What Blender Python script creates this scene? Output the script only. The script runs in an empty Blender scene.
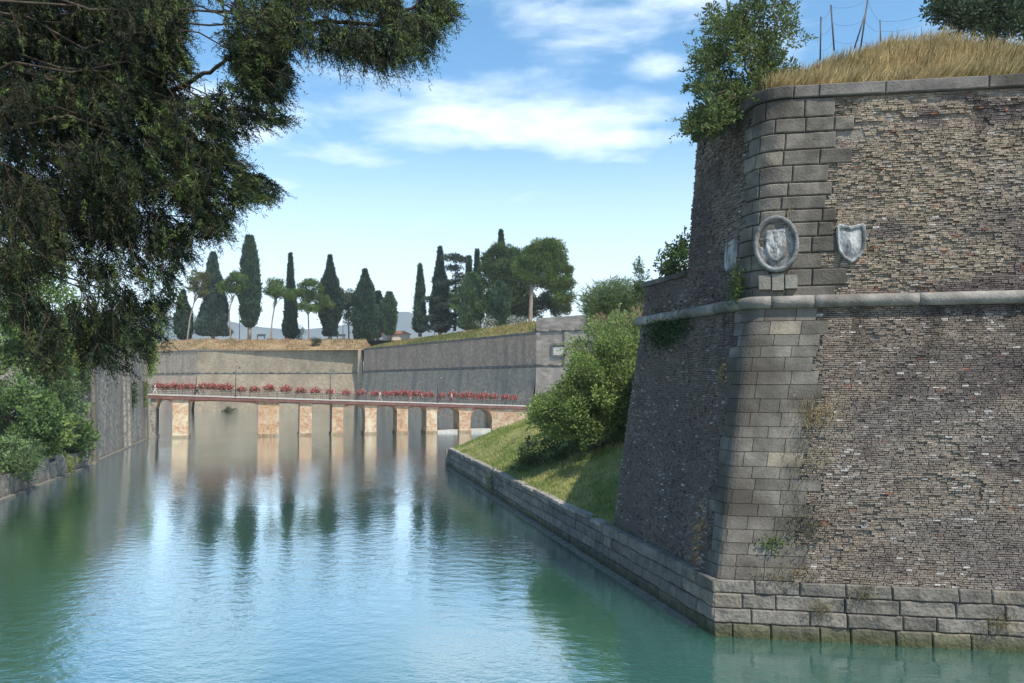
import bpy, math, random
import numpy as np
from mathutils import Vector

R = math.radians
rnd = random.Random(7)
rng = np.random.default_rng(11)
sc = bpy.context.scene
COL = sc.collection

# ------------------------------------------------------------------ camera
EYE = np.array([0.0, 0.0, 9.0])
F = 800.0
PITCH = math.atan(41.5 / F)
cam = bpy.data.cameras.new('camera')
camo = bpy.data.objects.new('camera', cam)
COL.objects.link(camo)
camo.location = EYE
camo.rotation_euler = (math.pi / 2 + PITCH, 0, 0)
cam.sensor_width = 36.0
cam.lens = F * 36.0 / 1024.0
cam.clip_start = 0.1
cam.clip_end = 30000
sc.camera = camo
cp, sp = math.cos(PITCH), math.sin(PITCH)


def ray(px, py):
    x = (px - 512) / F
    y = (341.5 - py) / F
    return np.array([x, cp - y * sp, sp + y * cp])


def at(px, py, D):
    d = ray(px, py)
    return EYE + d * (D / d[1])


def atz(px, py, z):
    d = ray(px, py)
    return EYE + d * ((z - EYE[2]) / d[2])


# ------------------------------------------------------------------ noise
def _h(ix, iy, iz):
    n = (ix * 374761393 + iy * 668265263 + iz * 2147483647 + 1274126177) & 0xFFFFFFFF
    n = ((n ^ (n >> 13)) * 1274126177) & 0xFFFFFFFF
    n = (n ^ (n >> 16)) & 0xFFFFFFFF
    return n / 4294967295.0


def vn(P, s=1.0, seed=0):
    P = np.asarray(P, dtype=float) * s + seed * 17.31
    f = np.floor(P)
    i = f.astype(np.int64)
    t = P - f
    t = t * t * (3 - 2 * t)
    x, y, z = i[:, 0], i[:, 1], i[:, 2]
    r = 0
    for a in (0, 1):
        for b in (0, 1):
            for c in (0, 1):
                w = (t[:, 0] if a else 1 - t[:, 0]) * (t[:, 1] if b else 1 - t[:, 1]) * (t[:, 2] if c else 1 - t[:, 2])
                r = r + w * _h(x + a, y + b, z + c)
    return r


def fb(P, s=1.0, seed=0, o=3):
    r = 0
    k = .5
    for j in range(o):
        r = r + k * vn(P, s * 2 ** j, seed + j * 3)
        k *= .5
    return r / (1 - .5 ** o)


def nrm(v):
    v = np.asarray(v, dtype=float)
    return v / (np.linalg.norm(v, axis=-1, keepdims=True) + 1e-9)


def sstep(a, b, x):
    t = np.clip((np.asarray(x, dtype=float) - a) / (b - a), 0, 1)
    return t * t * (3 - 2 * t)


# ------------------------------------------------------------------ mesh building
class MB:
    def __init__(self):
        self.V, self.L, self.S, self.C = [], [], [], []
        self.n = 0

    def add(self, V, faces, c=None):
        V = np.asarray(V, dtype=float).reshape(-1, 3)
        if isinstance(faces, np.ndarray):
            self.L.append((faces + self.n).ravel())
            self.S.append(np.full(len(faces), faces.shape[1]))
        else:
            for f in faces:
                self.L.append(np.array(f) + self.n)
                self.S.append(np.array([len(f)]))
        if c is None:
            c = np.ones((len(V), 3))
        c = np.asarray(c, dtype=float)
        if c.ndim == 1:
            c = np.tile(c, (len(V), 1))
        self.C.append(c)
        self.V.append(V)
        self.n += len(V)
        return self

    def build(self, name, m, parent=None, smooth=False):
        V = np.concatenate(self.V)
        L = np.concatenate(self.L).astype(np.int32)
        S = np.concatenate(self.S).astype(np.int32)
        C = np.concatenate(self.C)
        if parent is not None:
            V = V - np.array(parent['_o'])
        me = bpy.data.meshes.new(name)
        me.vertices.add(len(V))
        me.vertices.foreach_set('co', V.astype(np.float32).ravel())
        me.loops.add(len(L))
        me.loops.foreach_set('vertex_index', L)
        me.polygons.add(len(S))
        st = np.concatenate([[0], np.cumsum(S)[:-1]]).astype(np.int32)
        me.polygons.foreach_set('loop_start', st)
        smooth = smooth or name in ('trunk', 'stem', 'cordon', 'pole', 'post', 'canes', 'twigs', 'lower_scarp', 'netting', 'pipework')
        me.polygons.foreach_set('use_smooth', np.full(len(S), smooth, dtype=bool))
        a = me.color_attributes.new('col', 'FLOAT_COLOR', 'POINT')
        a.data.foreach_set('color', np.concatenate([C, np.ones((len(C), 1))], 1).astype(np.float32).ravel())
        me.update(calc_edges=True)
        me.validate()
        me.materials.append(m)
        o = bpy.data.objects.new(name, me)
        COL.objects.link(o)
        if parent is not None:
            o.parent = parent
        return o

    # shapes
    def box(self, c, s, rz=0.0, col=None, taper=1.0):
        hx, hy, hz = s[0] / 2, s[1] / 2, s[2] / 2
        v = np.array([[x * (taper if z > 0 else 1), y * (taper if z > 0 else 1), z] for z in (-hz, hz) for x, y in ((-hx, -hy), (hx, -hy), (hx, hy), (-hx, hy))])
        ca, sa = math.cos(rz), math.sin(rz)
        v = np.stack([v[:, 0] * ca - v[:, 1] * sa, v[:, 0] * sa + v[:, 1] * ca, v[:, 2]], 1) + np.array(c)
        return self.add(v, [(0, 3, 2, 1), (4, 5, 6, 7), (0, 1, 5, 4), (1, 2, 6, 5), (2, 3, 7, 6), (3, 0, 4, 7)], col)

    def tube(self, P, r, n=6, col=None, cap=True):
        P = np.asarray(P, dtype=float)
        k = len(P)
        r = np.broadcast_to(np.asarray(r, dtype=float), (k,))
        T = np.gradient(P, axis=0)
        T = nrm(T)
        ref = np.array([0, 0, 1.0]) if abs(T[:, 2]).mean() < .8 else np.array([1.0, 0, 0])
        A = nrm(np.cross(T, ref))
        B = np.cross(T, A)
        th = np.linspace(0, 2 * math.pi, n, endpoint=False)
        V = P[:, None, :] + r[:, None, None] * (np.cos(th)[None, :, None] * A[:, None, :] + np.sin(th)[None, :, None] * B[:, None, :])
        F = []
        for i in range(k - 1):
            for j in range(n):
                a, b = i * n + j, i * n + (j + 1) % n
                F.append((a, b, b + n, a + n))
        self.add(V.reshape(-1, 3), np.array(F), col)
        if cap:
            o = self.n - k * n
            self.L.append(np.arange(n)[::-1] + o)
            self.S.append(np.array([n]))
            self.L.append(np.arange(n) + o + (k - 1) * n)
            self.S.append(np.array([n]))
        return self

    def leaves(self, P, D, ln, w, col):
        """rhombic leaf faces at P along D"""
        n = len(P)
        D = nrm(D)
        q = nrm(np.cross(D, rng.normal(size=(n, 3))))
        ln = np.broadcast_to(ln, (n,))[:, None]
        w = np.broadcast_to(w, (n,))[:, None]
        V = np.stack([P, P + D * ln * .45 + q * w * .5, P + D * ln, P + D * ln * .45 - q * w * .5], 1).reshape(-1, 3)
        F = np.arange(4 * n).reshape(n, 4)
        return self.add(V, F, np.repeat(col, 4, 0))

    def grid(self, G, col=None):
        G = np.asarray(G, dtype=float)
        a, b = G.shape[:2]
        I = np.arange(a * b).reshape(a, b)
        F = np.stack([I[:-1, :-1], I[1:, :-1], I[1:, 1:], I[:-1, 1:]], -1).reshape(-1, 4)
        return self.add(G.reshape(-1, 3), F, None if col is None else np.asarray(col).reshape(-1, 3))

    def prism(self, poly, fn, w0, w1, col=None):
        """polygon in (s,z) extruded from w0 to w1 through fn(s,w,z)"""
        k = len(poly)
        V = [fn(s, w0, z) for s, z in poly] + [fn(s, w1, z) for s, z in poly]
        F = [tuple(range(k)), tuple(range(2 * k - 1, k - 1, -1))]
        F += [(i, i + k, (i + 1) % k + k, (i + 1) % k) for i in range(k)]
        return self.add(V, F, col)


def tag(o, label=None, cat=None, group=None, kind=None):
    if label:
        o['label'] = label
    if cat:
        o['category'] = cat
    if group:
        o['group'] = group
    if kind:
        o['kind'] = kind
    return o


def thing(name, loc, label, cat, group=None):
    o = bpy.data.objects.new(name, None)
    o.location = loc
    o.empty_display_size = .3
    o['_o'] = [float(x) for x in loc]
    COL.objects.link(o)
    return tag(o, label, cat, group)


# ------------------------------------------------------------------ materials
def mat(name, c1, c2, scale=1.0, rough=.9, bump=.0, bscale=8.0, stretch=(1, 1, 1), c3=None, s3=.3, t3=(.5, .65),
        attr=False, st3=None, trans=0.0, spec=.3, detail=5.0, metal=0.0):
    m = bpy.data.materials.new(name)
    m.use_nodes = True
    N, K = m.node_tree.nodes, m.node_tree.links
    b = N['Principled BSDF']
    out = N['Material Output']
    g = N.new('ShaderNodeNewGeometry')
    mp = N.new('ShaderNodeMapping')
    mp.inputs['Scale'].default_value = stretch
    K.new(g.outputs['Position'], mp.inputs['Vector'])
    n1 = N.new('ShaderNodeTexNoise')
    n1.inputs['Scale'].default_value = scale
    n1.inputs['Detail'].default_value = detail
    n1.inputs['Roughness'].default_value = .62
    K.new(mp.outputs[0], n1.inputs['Vector'])
    r = N.new('ShaderNodeValToRGB')
    r.color_ramp.elements[0].position = .34
    r.color_ramp.elements[1].position = .66
    r.color_ramp.elements[0].color = (*c1, 1)
    r.color_ramp.elements[1].color = (*c2, 1)
    K.new(n1.outputs['Fac'], r.inputs['Fac'])
    c = r.outputs['Color']
    if c3 is not None:
        n3 = N.new('ShaderNodeTexNoise')
        n3.inputs['Scale'].default_value = s3
        n3.inputs['Detail'].default_value = 6
        if st3:
            mp3 = N.new('ShaderNodeMapping')
            mp3.inputs['Scale'].default_value = st3
            K.new(g.outputs['Position'], mp3.inputs['Vector'])
            K.new(mp3.outputs[0], n3.inputs['Vector'])
        else:
            K.new(g.outputs['Position'], n3.inputs['Vector'])
        mr = N.new('ShaderNodeMapRange')
        mr.inputs['From Min'].default_value = t3[0]
        mr.inputs['From Max'].default_value = t3[1]
        K.new(n3.outputs['Fac'], mr.inputs['Value'])
        mx = N.new('ShaderNodeMix')
        mx.data_type = 'RGBA'
        K.new(mr.outputs[0], mx.inputs[0])
        K.new(c, mx.inputs[6])
        mx.inputs[7].default_value = (*c3, 1)
        c = mx.outputs[2]
    if attr:
        a = N.new('ShaderNodeAttribute')
        a.attribute_name = 'col'
        mu = N.new('ShaderNodeMix')
        mu.data_type = 'RGBA'
        mu.blend_type = 'MULTIPLY'
        mu.inputs[0].default_value = 1
        K.new(c, mu.inputs[6])
        K.new(a.outputs['Color'], mu.inputs[7])
        c = mu.outputs[2]
    K.new(c, b.inputs['Base Color'])
    b.inputs['Roughness'].default_value = rough
    b.inputs['Specular IOR Level'].default_value = spec
    b.inputs['Metallic'].default_value = metal
    if bump > 0:
        nb = N.new('ShaderNodeTexNoise')
        nb.inputs['Scale'].default_value = bscale
        nb.inputs['Detail'].default_value = 6
        K.new(mp.outputs[0], nb.inputs['Vector'])
        bp = N.new('ShaderNodeBump')
        bp.inputs['Strength'].default_value = bump
        bp.inputs['Distance'].default_value = .1
        K.new(nb.outputs['Fac'], bp.inputs['Height'])
        K.new(bp.outputs[0], b.inputs['Normal'])
    if trans > 0:
        t = N.new('ShaderNodeBsdfTranslucent')
        K.new(c, t.inputs['Color'])
        ms = N.new('ShaderNodeMixShader')
        ms.inputs[0].default_value = trans
        K.new(b.outputs[0], ms.inputs[1])
        K.new(t.outputs[0], ms.inputs[2])
        K.new(ms.outputs[0], out.inputs['Surface'])
    return m


M = {}
M['brick'] = mat('old_brick', (.68, .66, .65), (1.10, 1.07, 1.03), 5.0, .95, .8, 26, attr=True, spec=.15)
M['mortar'] = mat('old_mortar', (.16, .142, .125), (.30, .265, .225), 4.5, .95, .6, 14, spec=.1)
M['stone'] = mat('weathered_stone', (.55, .54, .53), (1.08, 1.06, 1.03), 1.3, .92, .35, 12, c3=(.42, .40, .37), s3=.55, t3=(.46, .66), attr=True, spec=.2, detail=8)
M['plinth'] = mat('plinth_stone', (.6, .59, .58), (1.08, 1.06, 1.03), 2.2, .92, .8, 8, attr=True, spec=.2, detail=8)
M['white_stone'] = mat('stained_white_stone', (.10, .10, .10), (.48, .48, .465), 1.7, .85, .5, 9, stretch=(1.6, 1.6, .8), spec=.25, detail=7)
M['dark_stone'] = mat('dark_frame_stone', (.09, .09, .09), (.26, .26, .25), 2.2, .9, .5, 9, spec=.2, detail=7)
M['far_wall'] = mat('far_rampart_masonry', (.20, .165, .12), (.335, .275, .195), 1.2, .95, .5, 4, stretch=(.8, .8, 1.2), c3=(.17, .14, .105), s3=.22, st3=(1, 1, .5), t3=(.46, .72), spec=.1, detail=12)
M['curtain'] = mat('curtain_masonry', (.29, .19, .135), (.50, .345, .25), 1.2, .95, .5, 4, stretch=(.8, .8, 1.2), c3=(.22, .175, .145), s3=.35, st3=(1, 1, .2), t3=(.46, .72), spec=.1, detail=12)
M['curtain_low'] = mat('curtain_lower_masonry', (.27, .20, .145), (.46, .35, .26), 1.2, .95, .5, 4, stretch=(.8, .8, 1.2), c3=(.20, .175, .145), s3=.35, st3=(1, 1, .2), t3=(.44, .72), spec=.1, detail=12)
M['flank'] = mat('flank_masonry', (.15, .13, .11), (.34, .30, .26), .9, .95, .5, 3, stretch=(.6, .6, 1.3), c3=(.2, .18, .16), s3=.4, st3=(1, 1, .2), t3=(.45, .7), spec=.1, detail=10)
M['far_trim'] = mat('far_cordon_stone', (.10, .09, .08), (.20, .185, .165), .8, .9, .2, 3, spec=.1)
M['left_wall'] = mat('left_rampart_stone', (.085, .078, .068), (.36, .325, .28), 1.9, .95, .7, 5, stretch=(1, 1, 1.1), c3=(.13, .12, .10), s3=.3, st3=(1, 1, .3), t3=(.42, .68), spec=.1, detail=10)
M['pier'] = mat('patched_brick_and_limestone', (.30, .155, .095), (.46, .385, .285), 2.2, .95, .6, 5, spec=.05, c3=(.46, .40, .31), s3=.7, t3=(.48, .62), attr=True, detail=9)
M['ring'] = mat('orange_brick_ring', (.26, .10, .055), (.40, .20, .12), 3.0, .95, .4, 6)
M['redbeam'] = mat('red_brown_beam', (.105, .05, .042), (.19, .092, .076), 1.2, .8, .2, 5)
M['deck'] = mat('pale_deck_paving', (.32, .30, .27), (.46, .43, .39), 1.0, .9)
M['metal'] = mat('dark_painted_iron', (.03, .03, .032), (.055, .055, .06), 3, .5, spec=.5)
M['lampglass'] = mat('white_lamp_glass', (.75, .75, .74), (.82, .82, .8), 2, .3)
M['planter'] = mat('brown_plant_trough', (.06, .04, .03), (.1, .07, .05), 4, .8)
M['petal'] = mat('red_petals', (.72, .72, .72), (1, 1, 1), 3, .7, attr=True, trans=.25)
M['leaf'] = mat('leaves', (.8, .8, .8), (1.15, 1.15, 1.15), .7, .6, attr=True, trans=.36, spec=.3)
M['needle'] = mat('cypress_scales', (.75, .75, .75), (1.1, 1.1, 1.1), .5, .7, attr=True, trans=.12, spec=.25)
M['bark'] = mat('bark', (.045, .035, .027), (.12, .095, .075), 3, .95, .6, 9, stretch=(1, 1, .3))
M['palebark'] = mat('pale_pine_bark', (.16, .125, .1), (.30, .25, .21), 2, .95, .4, 6, stretch=(1, 1, .3))
M['twig'] = mat('brown_twig', (.035, .027, .02), (.09, .068, .05), 6, .9)
M['grass_ground'] = mat('bank_turf', (.10, .125, .035), (.21, .22, .075), .8, .95, .6, 9, c3=(.25, .235, .10), s3=.35, t3=(.5, .68), spec=.1)
M['blade'] = mat('grass_blades', (.8, .8, .8), (1.1, 1.1, 1.1), .6, .8, attr=True, trans=.3, spec=.2)
M['dry_ground'] = mat('dry_turf', (.20, .145, .075), (.36, .27, .15), .5, .95, .4, 4, spec=.1)
M['brown_slope'] = mat('rampart_slope', (.19, .135, .075), (.33, .235, .135), .25, .95, .4, 3, c3=(.30, .22, .12), s3=.4, t3=(.4, .62), spec=.1)
M['green_slope'] = mat('curtain_slope', (.17, .17, .06), (.34, .29, .13), .22, .95, .4, 3, spec=.1)
M['earth'] = mat('bank_earth', (.07, .06, .04), (.16, .14, .09), .7, .95, .5, 4, spec=.1)
M['hill'] = mat('wooded_hill', (.10, .125, .12), (.15, .17, .16), .004, .95, spec=.1)
M['roof'] = mat('clay_roof', (.30, .14, .09), (.42, .22, .15), 1.0, .9)
M['plaster'] = mat('pale_plaster', (.4, .37, .33), (.5, .47, .42), 1.0, .9)
M['skin'] = mat('skin', (.42, .26, .19), (.5, .32, .24), 3, .6)


def cloth(name, c):
    return mat(name, tuple(x * .85 for x in c), c, 8, .85)


CL = {k: cloth(k + '_cloth', v) for k, v in dict(black=(.02, .02, .022), navy=(.025, .03, .06), grey=(.16, .16, .17), white=(.75, .75, .73),
      pink=(.62, .34, .34), cream=(.68, .6, .46), jeans=(.07, .11, .2), beige=(.45, .38, .3), maroon=(.16, .03, .035), hair=(.03, .02, .015), fair=(.3, .2, .1)).items()}


# ------------------------------------------------------------------ world, sun
SUN_DIR = nrm(np.array([.37, -.50, .84]))           # towards the sun
w = bpy.data.worlds.new('World')
sc.world = w
w.use_nodes = True
N, K = w.node_tree.nodes, w.node_tree.links
bg = N['Background']
sky = N.new('ShaderNodeTexSky')
sky.sky_type = 'NISHITA'
sky.sun_disc = False
sky.sun_elevation = math.asin(SUN_DIR[2])
sky.sun_rotation = math.atan2(SUN_DIR[0], SUN_DIR[1])
sky.altitude = 60
sky.air_density = 1.0
sky.dust_density = .4
sky.ozone_density = 1.6
tc = N.new('ShaderNodeTexCoord')
sep = N.new('ShaderNodeSeparateXYZ')
K.new(tc.outputs['Generated'], sep.inputs[0])


def MATH(op, a, b=None, c=None):
    n = N.new('ShaderNodeMath')
    n.operation = op
    for i, v in enumerate((a, b, c)):
        if v is None:
            continue
        if isinstance(v, (int, float)):
            n.inputs[i].default_value = v
        else:
            K.new(v, n.inputs[i])
    return n.outputs[0]


X, Y, Z = sep.outputs
az = MATH('ARCTAN2', X, Y)                         # azimuth from north
el = MATH('ARCSINE', Z)
cmb = N.new('ShaderNodeCombineXYZ')
K.new(az, cmb.inputs[0])
K.new(MATH('MULTIPLY', el, 3.2), cmb.inputs[1])
n1 = N.new('ShaderNodeTexNoise')
n1.inputs['Scale'].default_value = 6.5
n1.inputs['Detail'].default_value = 9
n1.inputs['Roughness'].default_value = .58
n1.inputs['Distortion'].default_value = .25
K.new(cmb.outputs[0], n1.inputs['Vector'])
nz = MATH('SUBTRACT', n1.outputs['Fac'], .5)
# banks of cloud: azimuth, elevation (radians), half widths, weight
BANKS = [(.02, .315, .28, .045, .95), (.10, .300, .18, .02, 1.0), (-.12, .36, .16, .025, .7), (-.25, .275, .2, .03, .6), (.06, .235, .3, .03, .5), (-.12, .19, .3, .022, .55), (.16, .15, .3, .022, .5), (-.19, .335, .13, .035, .75), (.10, .43, .13, .035, .75), (.19, .375, .06, .018, .95), (.30, .385, .08, .06, .5),
         (.22, .465, .12, .04, .9), (-.27, .235, .12, .022, .7), (-.06, .235, .12, .018, .3), (.05, .17, .30, .04, .45), (-.36, .30, .12, .06, .8), (-.45, .2, .25, .09, .7),
         (.55, .30, .3, .08, .5), (-.75, .3, .3, .12, .6), (.9, .4, .3, .1, .6), (.2, .75, .4, .1, .5), (-.6, .8, .4, .12, .5)]
cov = None
for a0, e0, wa, we, k in BANKS:
    u = MATH('DIVIDE', MATH('SUBTRACT', az, a0), wa)
    v = MATH('DIVIDE', MATH('SUBTRACT', el, e0), we)
    d = MATH('ADD', MATH('MULTIPLY', u, u), MATH('MULTIPLY', v, v))
    gsn = MATH('MULTIPLY', MATH('POWER', 2.718, MATH('MULTIPLY', d, -.9)), k)
    cov = gsn if cov is None else MATH('MAXIMUM', cov, gsn)
dens = MATH('ADD', cov, MATH('MULTIPLY', nz, 1.9))
mrg = N.new('ShaderNodeMapRange')
mrg.interpolation_type = 'SMOOTHSTEP'
mrg.inputs['From Min'].default_value = .22
mrg.inputs['From Max'].default_value = 1.25
mrg.inputs['To Max'].default_value = .8
K.new(dens, mrg.inputs['Value'])
# thin veil low over the lake
veil = N.new('ShaderNodeMapRange')
veil.interpolation_type = 'SMOOTHSTEP'
veil.inputs['From Min'].default_value = .36
veil.inputs['From Max'].default_value = .05
veil.inputs['To Max'].default_value = .60
K.new(el, veil.inputs['Value'])
cmx = MATH('MAXIMUM', mrg.outputs[0], veil.outputs[0])
mx = N.new('ShaderNodeMix')
mx.data_type = 'RGBA'
K.new(cmx, mx.inputs[0])
skt = N.new('ShaderNodeHueSaturation')
skt.inputs['Saturation'].default_value = 1.22
skt.inputs['Value'].default_value = 1.05
skt.inputs['Hue'].default_value = .490
K.new(sky.outputs[0], skt.inputs['Color'])
K.new(skt.outputs[0], mx.inputs[6])
mx.inputs[7].default_value = (6.6, 7.3, 7.9, 1)
K.new(mx.outputs[2], bg.inputs['Color'])
bg.inputs['Strength'].default_value = .15

sun = bpy.data.lights.new('sun', 'SUN')
sun.energy = 4.2
sun.angle = R(.6)
sun.color = (1, .93, .82)
suno = bpy.data.objects.new('sun', sun)
COL.objects.link(suno)
suno.rotation_euler = Vector(SUN_DIR).to_track_quat('Z', 'Y').to_euler()
suno.location = (60, -40, 80)
sc.view_settings.view_transform = 'Standard'
sc.view_settings.look = 'None'
sc.view_settings.exposure = 0.55
sc.view_settings.gamma = 1.0
sc.cycles.max_bounces = 8
sc.cycles.transparent_max_bounces = 4
sc.cycles.use_denoising = True

# ------------------------------------------------------------------ water
wm = bpy.data.materials.new('canal_water')
wm.use_nodes = True
N, K = wm.node_tree.nodes, wm.node_tree.links
b = N['Principled BSDF']
b.inputs['Base Color'].default_value = (.042, .136, .108, 1)
b.subsurface_method = 'BURLEY'
b.inputs['Subsurface Weight'].default_value = 1.0
b.inputs['Subsurface Radius'].default_value = (1, 1, 1)
b.inputs['Subsurface Scale'].default_value = 7.0
b.inputs['Roughness'].default_value = .04
b.inputs['IOR'].default_value = 1.75
g = N.new('ShaderNodeNewGeometry')


def noise(scale, stretch, detail=3, rough=.5):
    mp = N.new('ShaderNodeMapping')
    mp.inputs['Scale'].default_value = stretch
    mp.inputs['Rotation'].default_value = (0, 0, .25)
    K.new(g.outputs['Position'], mp.inputs['Vector'])
    n = N.new('ShaderNodeTexNoise')
    n.inputs['Scale'].default_value = scale
    n.inputs['Detail'].default_value = detail
    n.inputs['Roughness'].default_value = rough
    K.new(mp.outputs[0], n.inputs['Vector'])
    return n.outputs['Fac']


patch = N.new('ShaderNodeMapRange')
patch.inputs['From Min'].default_value = .38
patch.inputs['From Max'].default_value = .62
patch.inputs['To Min'].default_value = .25
K.new(noise(.045, (1, .7, 1), 3), patch.inputs['Value'])
h1 = noise(1.1, (1, 1.35, 1), 3, .55)
h2 = noise(4.5, (1, 1.4, 1), 3, .6)
h = MATH('ADD', MATH('MULTIPLY', h1, 1.0), MATH('MULTIPLY', h2, .28))
h = MATH('MULTIPLY', h, patch.outputs[0])
bp = N.new('ShaderNodeBump')
bp.inputs['Strength'].default_value = 1.0
bp.inputs['Distance'].default_value = .036
K.new(h, bp.inputs['Height'])
K.new(bp.outputs[0], b.inputs['Normal'])
gl = N.new('ShaderNodeBsdfGlossy')
gl.inputs['Roughness'].default_value = .03
gl.inputs['Color'].default_value = (.92, .97, 1, 1)
K.new(bp.outputs[0], gl.inputs['Normal'])
fr_ = N.new('ShaderNodeFresnel')
fr_.inputs['IOR'].default_value = 1.45
K.new(bp.outputs[0], fr_.inputs['Normal'])
b.inputs['Specular IOR Level'].default_value = 0
wmx = N.new('ShaderNodeMixShader')
K.new(MATH('SUBTRACT', 1.0, MATH('POWER', MATH('SUBTRACT', 1.0, fr_.outputs[0]), 3.8)), wmx.inputs[0])
K.new(b.outputs[0], wmx.inputs[1])
K.new(gl.outputs[0], wmx.inputs[2])
K.new(wmx.outputs[0], N['Material Output'].inputs['Surface'])
mb = MB()
mb.add([(-4400, -90, 0), (4400, -90, 0), (4400, 3850, 0), (-4400, 3850, 0)], [(0, 1, 2, 3)])
tag(mb.build('water', wm), 'still blue green canal water with mirrored trees', kind='structure')

# ------------------------------------------------------------------ near bastion (right)
ZB, ZC, ZT = 2.0, 12.0, 20.0
P_ = lambda a, b, z: atz(a, b, z)[:2]
C2, Cc, Ct = P_(714, 580, ZB), P_(753, 303, ZC), P_(767, 88, ZT)
R2, Rc, Rt = P_(1024, 597, ZB), P_(1024, 297, ZC), P_(1024, 75, ZT)
L2, Lc = P_(608, 525, ZB), P_(641, 322, ZC)
base0, baseR, baseL = P_(714, 636, 0), P_(1024, 652, 0), P_(449, 467, 0)
dR2, dRc, dRt = nrm(baseR - base0), nrm(Rc - Cc), nrm(Rt - Ct)
dL2, dLc = nrm(L2 - C2), nrm(Lc - Cc)
# keep the face inset slightly behind the plinth
inset = -.16 * (np.array([dR2[1], -dR2[0]]) + np.array([-dL2[1], dL2[0]]))
C2 = C2 + inset
UL2, ULc = np.linalg.norm(L2 - C2), np.linalg.norm(Lc - Cc)


def SP(u, z):
    """plan point of the scarp at signed distance u from the salient, height z"""
    u = np.asarray(u, dtype=float)
    z = np.asarray(z, dtype=float)
    u, z = np.broadcast_arrays(u, z)
    t = np.clip((z - ZB) / (ZC - ZB), -.3, 1)[..., None]
    s = np.clip((z - ZC) / (ZT - ZC), 0, 1.1)[..., None]
    C = np.where(z[..., None] <= ZC, C2 + (Cc - C2) * t, Cc + (Ct - Cc) * s)
    dr = nrm(np.where(z[..., None] <= ZC, dR2 + (dRc - dR2) * t, dRc + (dRt - dRc) * s))
    dl = nrm(dL2 + (dLc - dL2) * t)
    f = np.where(z <= ZC, .20 + .28 * t[..., 0], .48 + .34 * s[..., 0])
    w_ = np.clip((u + f) / (2 * f), 0, 1)[..., None]
    A = C + dl * f[..., None]
    B = C + dr * f[..., None]
    mid = (1 - w_) ** 2 * A + 2 * w_ * (1 - w_) * C + w_ ** 2 * B
    q = np.where((u < -f)[..., None], C + dl * (-u)[..., None], np.where((u > f)[..., None], C + dr * u[..., None], mid))
    return np.concatenate([q, z[..., None]], -1)


def SN(u, z):
    e = .05
    a = SP(np.asarray(u) + e, z) - SP(np.asarray(u) - e, z)
    b_ = SP(u, np.asarray(z) + e) - SP(u, np.asarray(z) - e)
    return nrm(np.cross(a, b_))


def ulo(z):
    return -(UL2 + (ULc - UL2) * min(1, (z - ZB) / 10)) if z < 13.9 else -5.35


def surf_block(mb, u0, u1, z0, z1, proud, bev, nu, nv, rough, col, seed=0, back=-.12):
    """a stone on the scarp surface: bevelled, slightly lumpy"""
    us = np.concatenate([[u0, u0 + .006], np.linspace(u0 + bev, u1 - bev, nu), [u1 - .006, u1]])
    zs = np.concatenate([[z0, z0 + .006], np.linspace(z0 + bev, z1 - bev, nv), [z1 - .006, z1]])
    U, Zg = np.meshgrid(us, zs)
    off = np.full(U.shape, proud)
    off[1, :] = off[-2, :] = proud - bev * .8
    off[:, 1] = off[:, -2] = np.minimum(off[:, 1], proud - bev * .8)
    off[0, :] = off[-1, :] = back
    off[:, 0] = off[:, -1] = back
    P = SP(U, Zg)
    n = SN(U, Zg)
    if rough > 0:
        ns = (fb(P.reshape(-1, 3), 2.3, seed, 4).reshape(U.shape) - .5) * 2 * rough
        off[1:-1, 1:-1] += ns[1:-1, 1:-1]
    G = P + n * off[..., None]
    mb.grid(np.transpose(G, (1, 0, 2))[::-1] if False else G, np.tile(np.asarray(col), (U.size, 1)))


bas_o = (float(Cc[0]) + 3, float(Cc[1]) + 3, 0.0)
bastion = thing('brick_bastion', bas_o, 'huge weathered brick and stone bastion with rounded cordon, oval medallion and dry grass on top', 'bastion')

# core behind the bricks (mortar) with side returns and roof
core = MB()
UR = 20.0
zs = np.concatenate([[1.9, ZB], np.linspace(2.5, 13.7, 12)])
us = np.concatenate([np.linspace(-1, -.15, 9), np.linspace(-.1, .1, 25), np.linspace(.12, 1, 14)])


def core_grid(zl, full):
    rows = []
    for z in zl:
        lo = ulo(min(z, 13.5)) if full else -5.35
        uu = np.concatenate([np.linspace(lo, -1.6, 8), np.linspace(-1.5, 1.5, 21), np.linspace(1.6, UR, 10)])
        p = SP(uu, np.full(len(uu), z)) - SN(uu, np.full(len(uu), z)) * .10
        a = p[0] + np.array([24, 5, 0])
        c_ = p[-1] + np.array([6, 22, 0])
        rows.append(np.vstack([a[None], p, c_[None]]))
    return np.array(rows)


G1 = core_grid(zs, True)
core.grid(G1)
G2 = core_grid(np.linspace(13.7, 19.9, 8), False)
core.grid(G2)
for G in (G1, G2):
    k = G.shape[1]
    core.add(G[-1], [tuple(range(k))])
core.build('wall_core', M['mortar'], bastion)

# quoin extents per row (right side / left side)
QR, QL = [], []
z = ZB
while z < 19.45:
    h_ = rnd.uniform(.40, .56) if z < ZC else rnd.uniform(.48, .66)
    if z < ZC and z + h_ > ZC - .35:
        h_ = ZC - z + 1e-6 if ZC - z < .8 else (ZC - z) / 2
    if z + h_ > 19.3:
        h_ = 19.55 - z
    base_r = 2.9 - .05 * (z - ZB) if z < ZC else 2.75
    QR.append((z, z + h_, base_r + rnd.uniform(-.45, .55)))
    QL.append(rnd.uniform(.7, 1.35))
    z += h_

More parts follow.
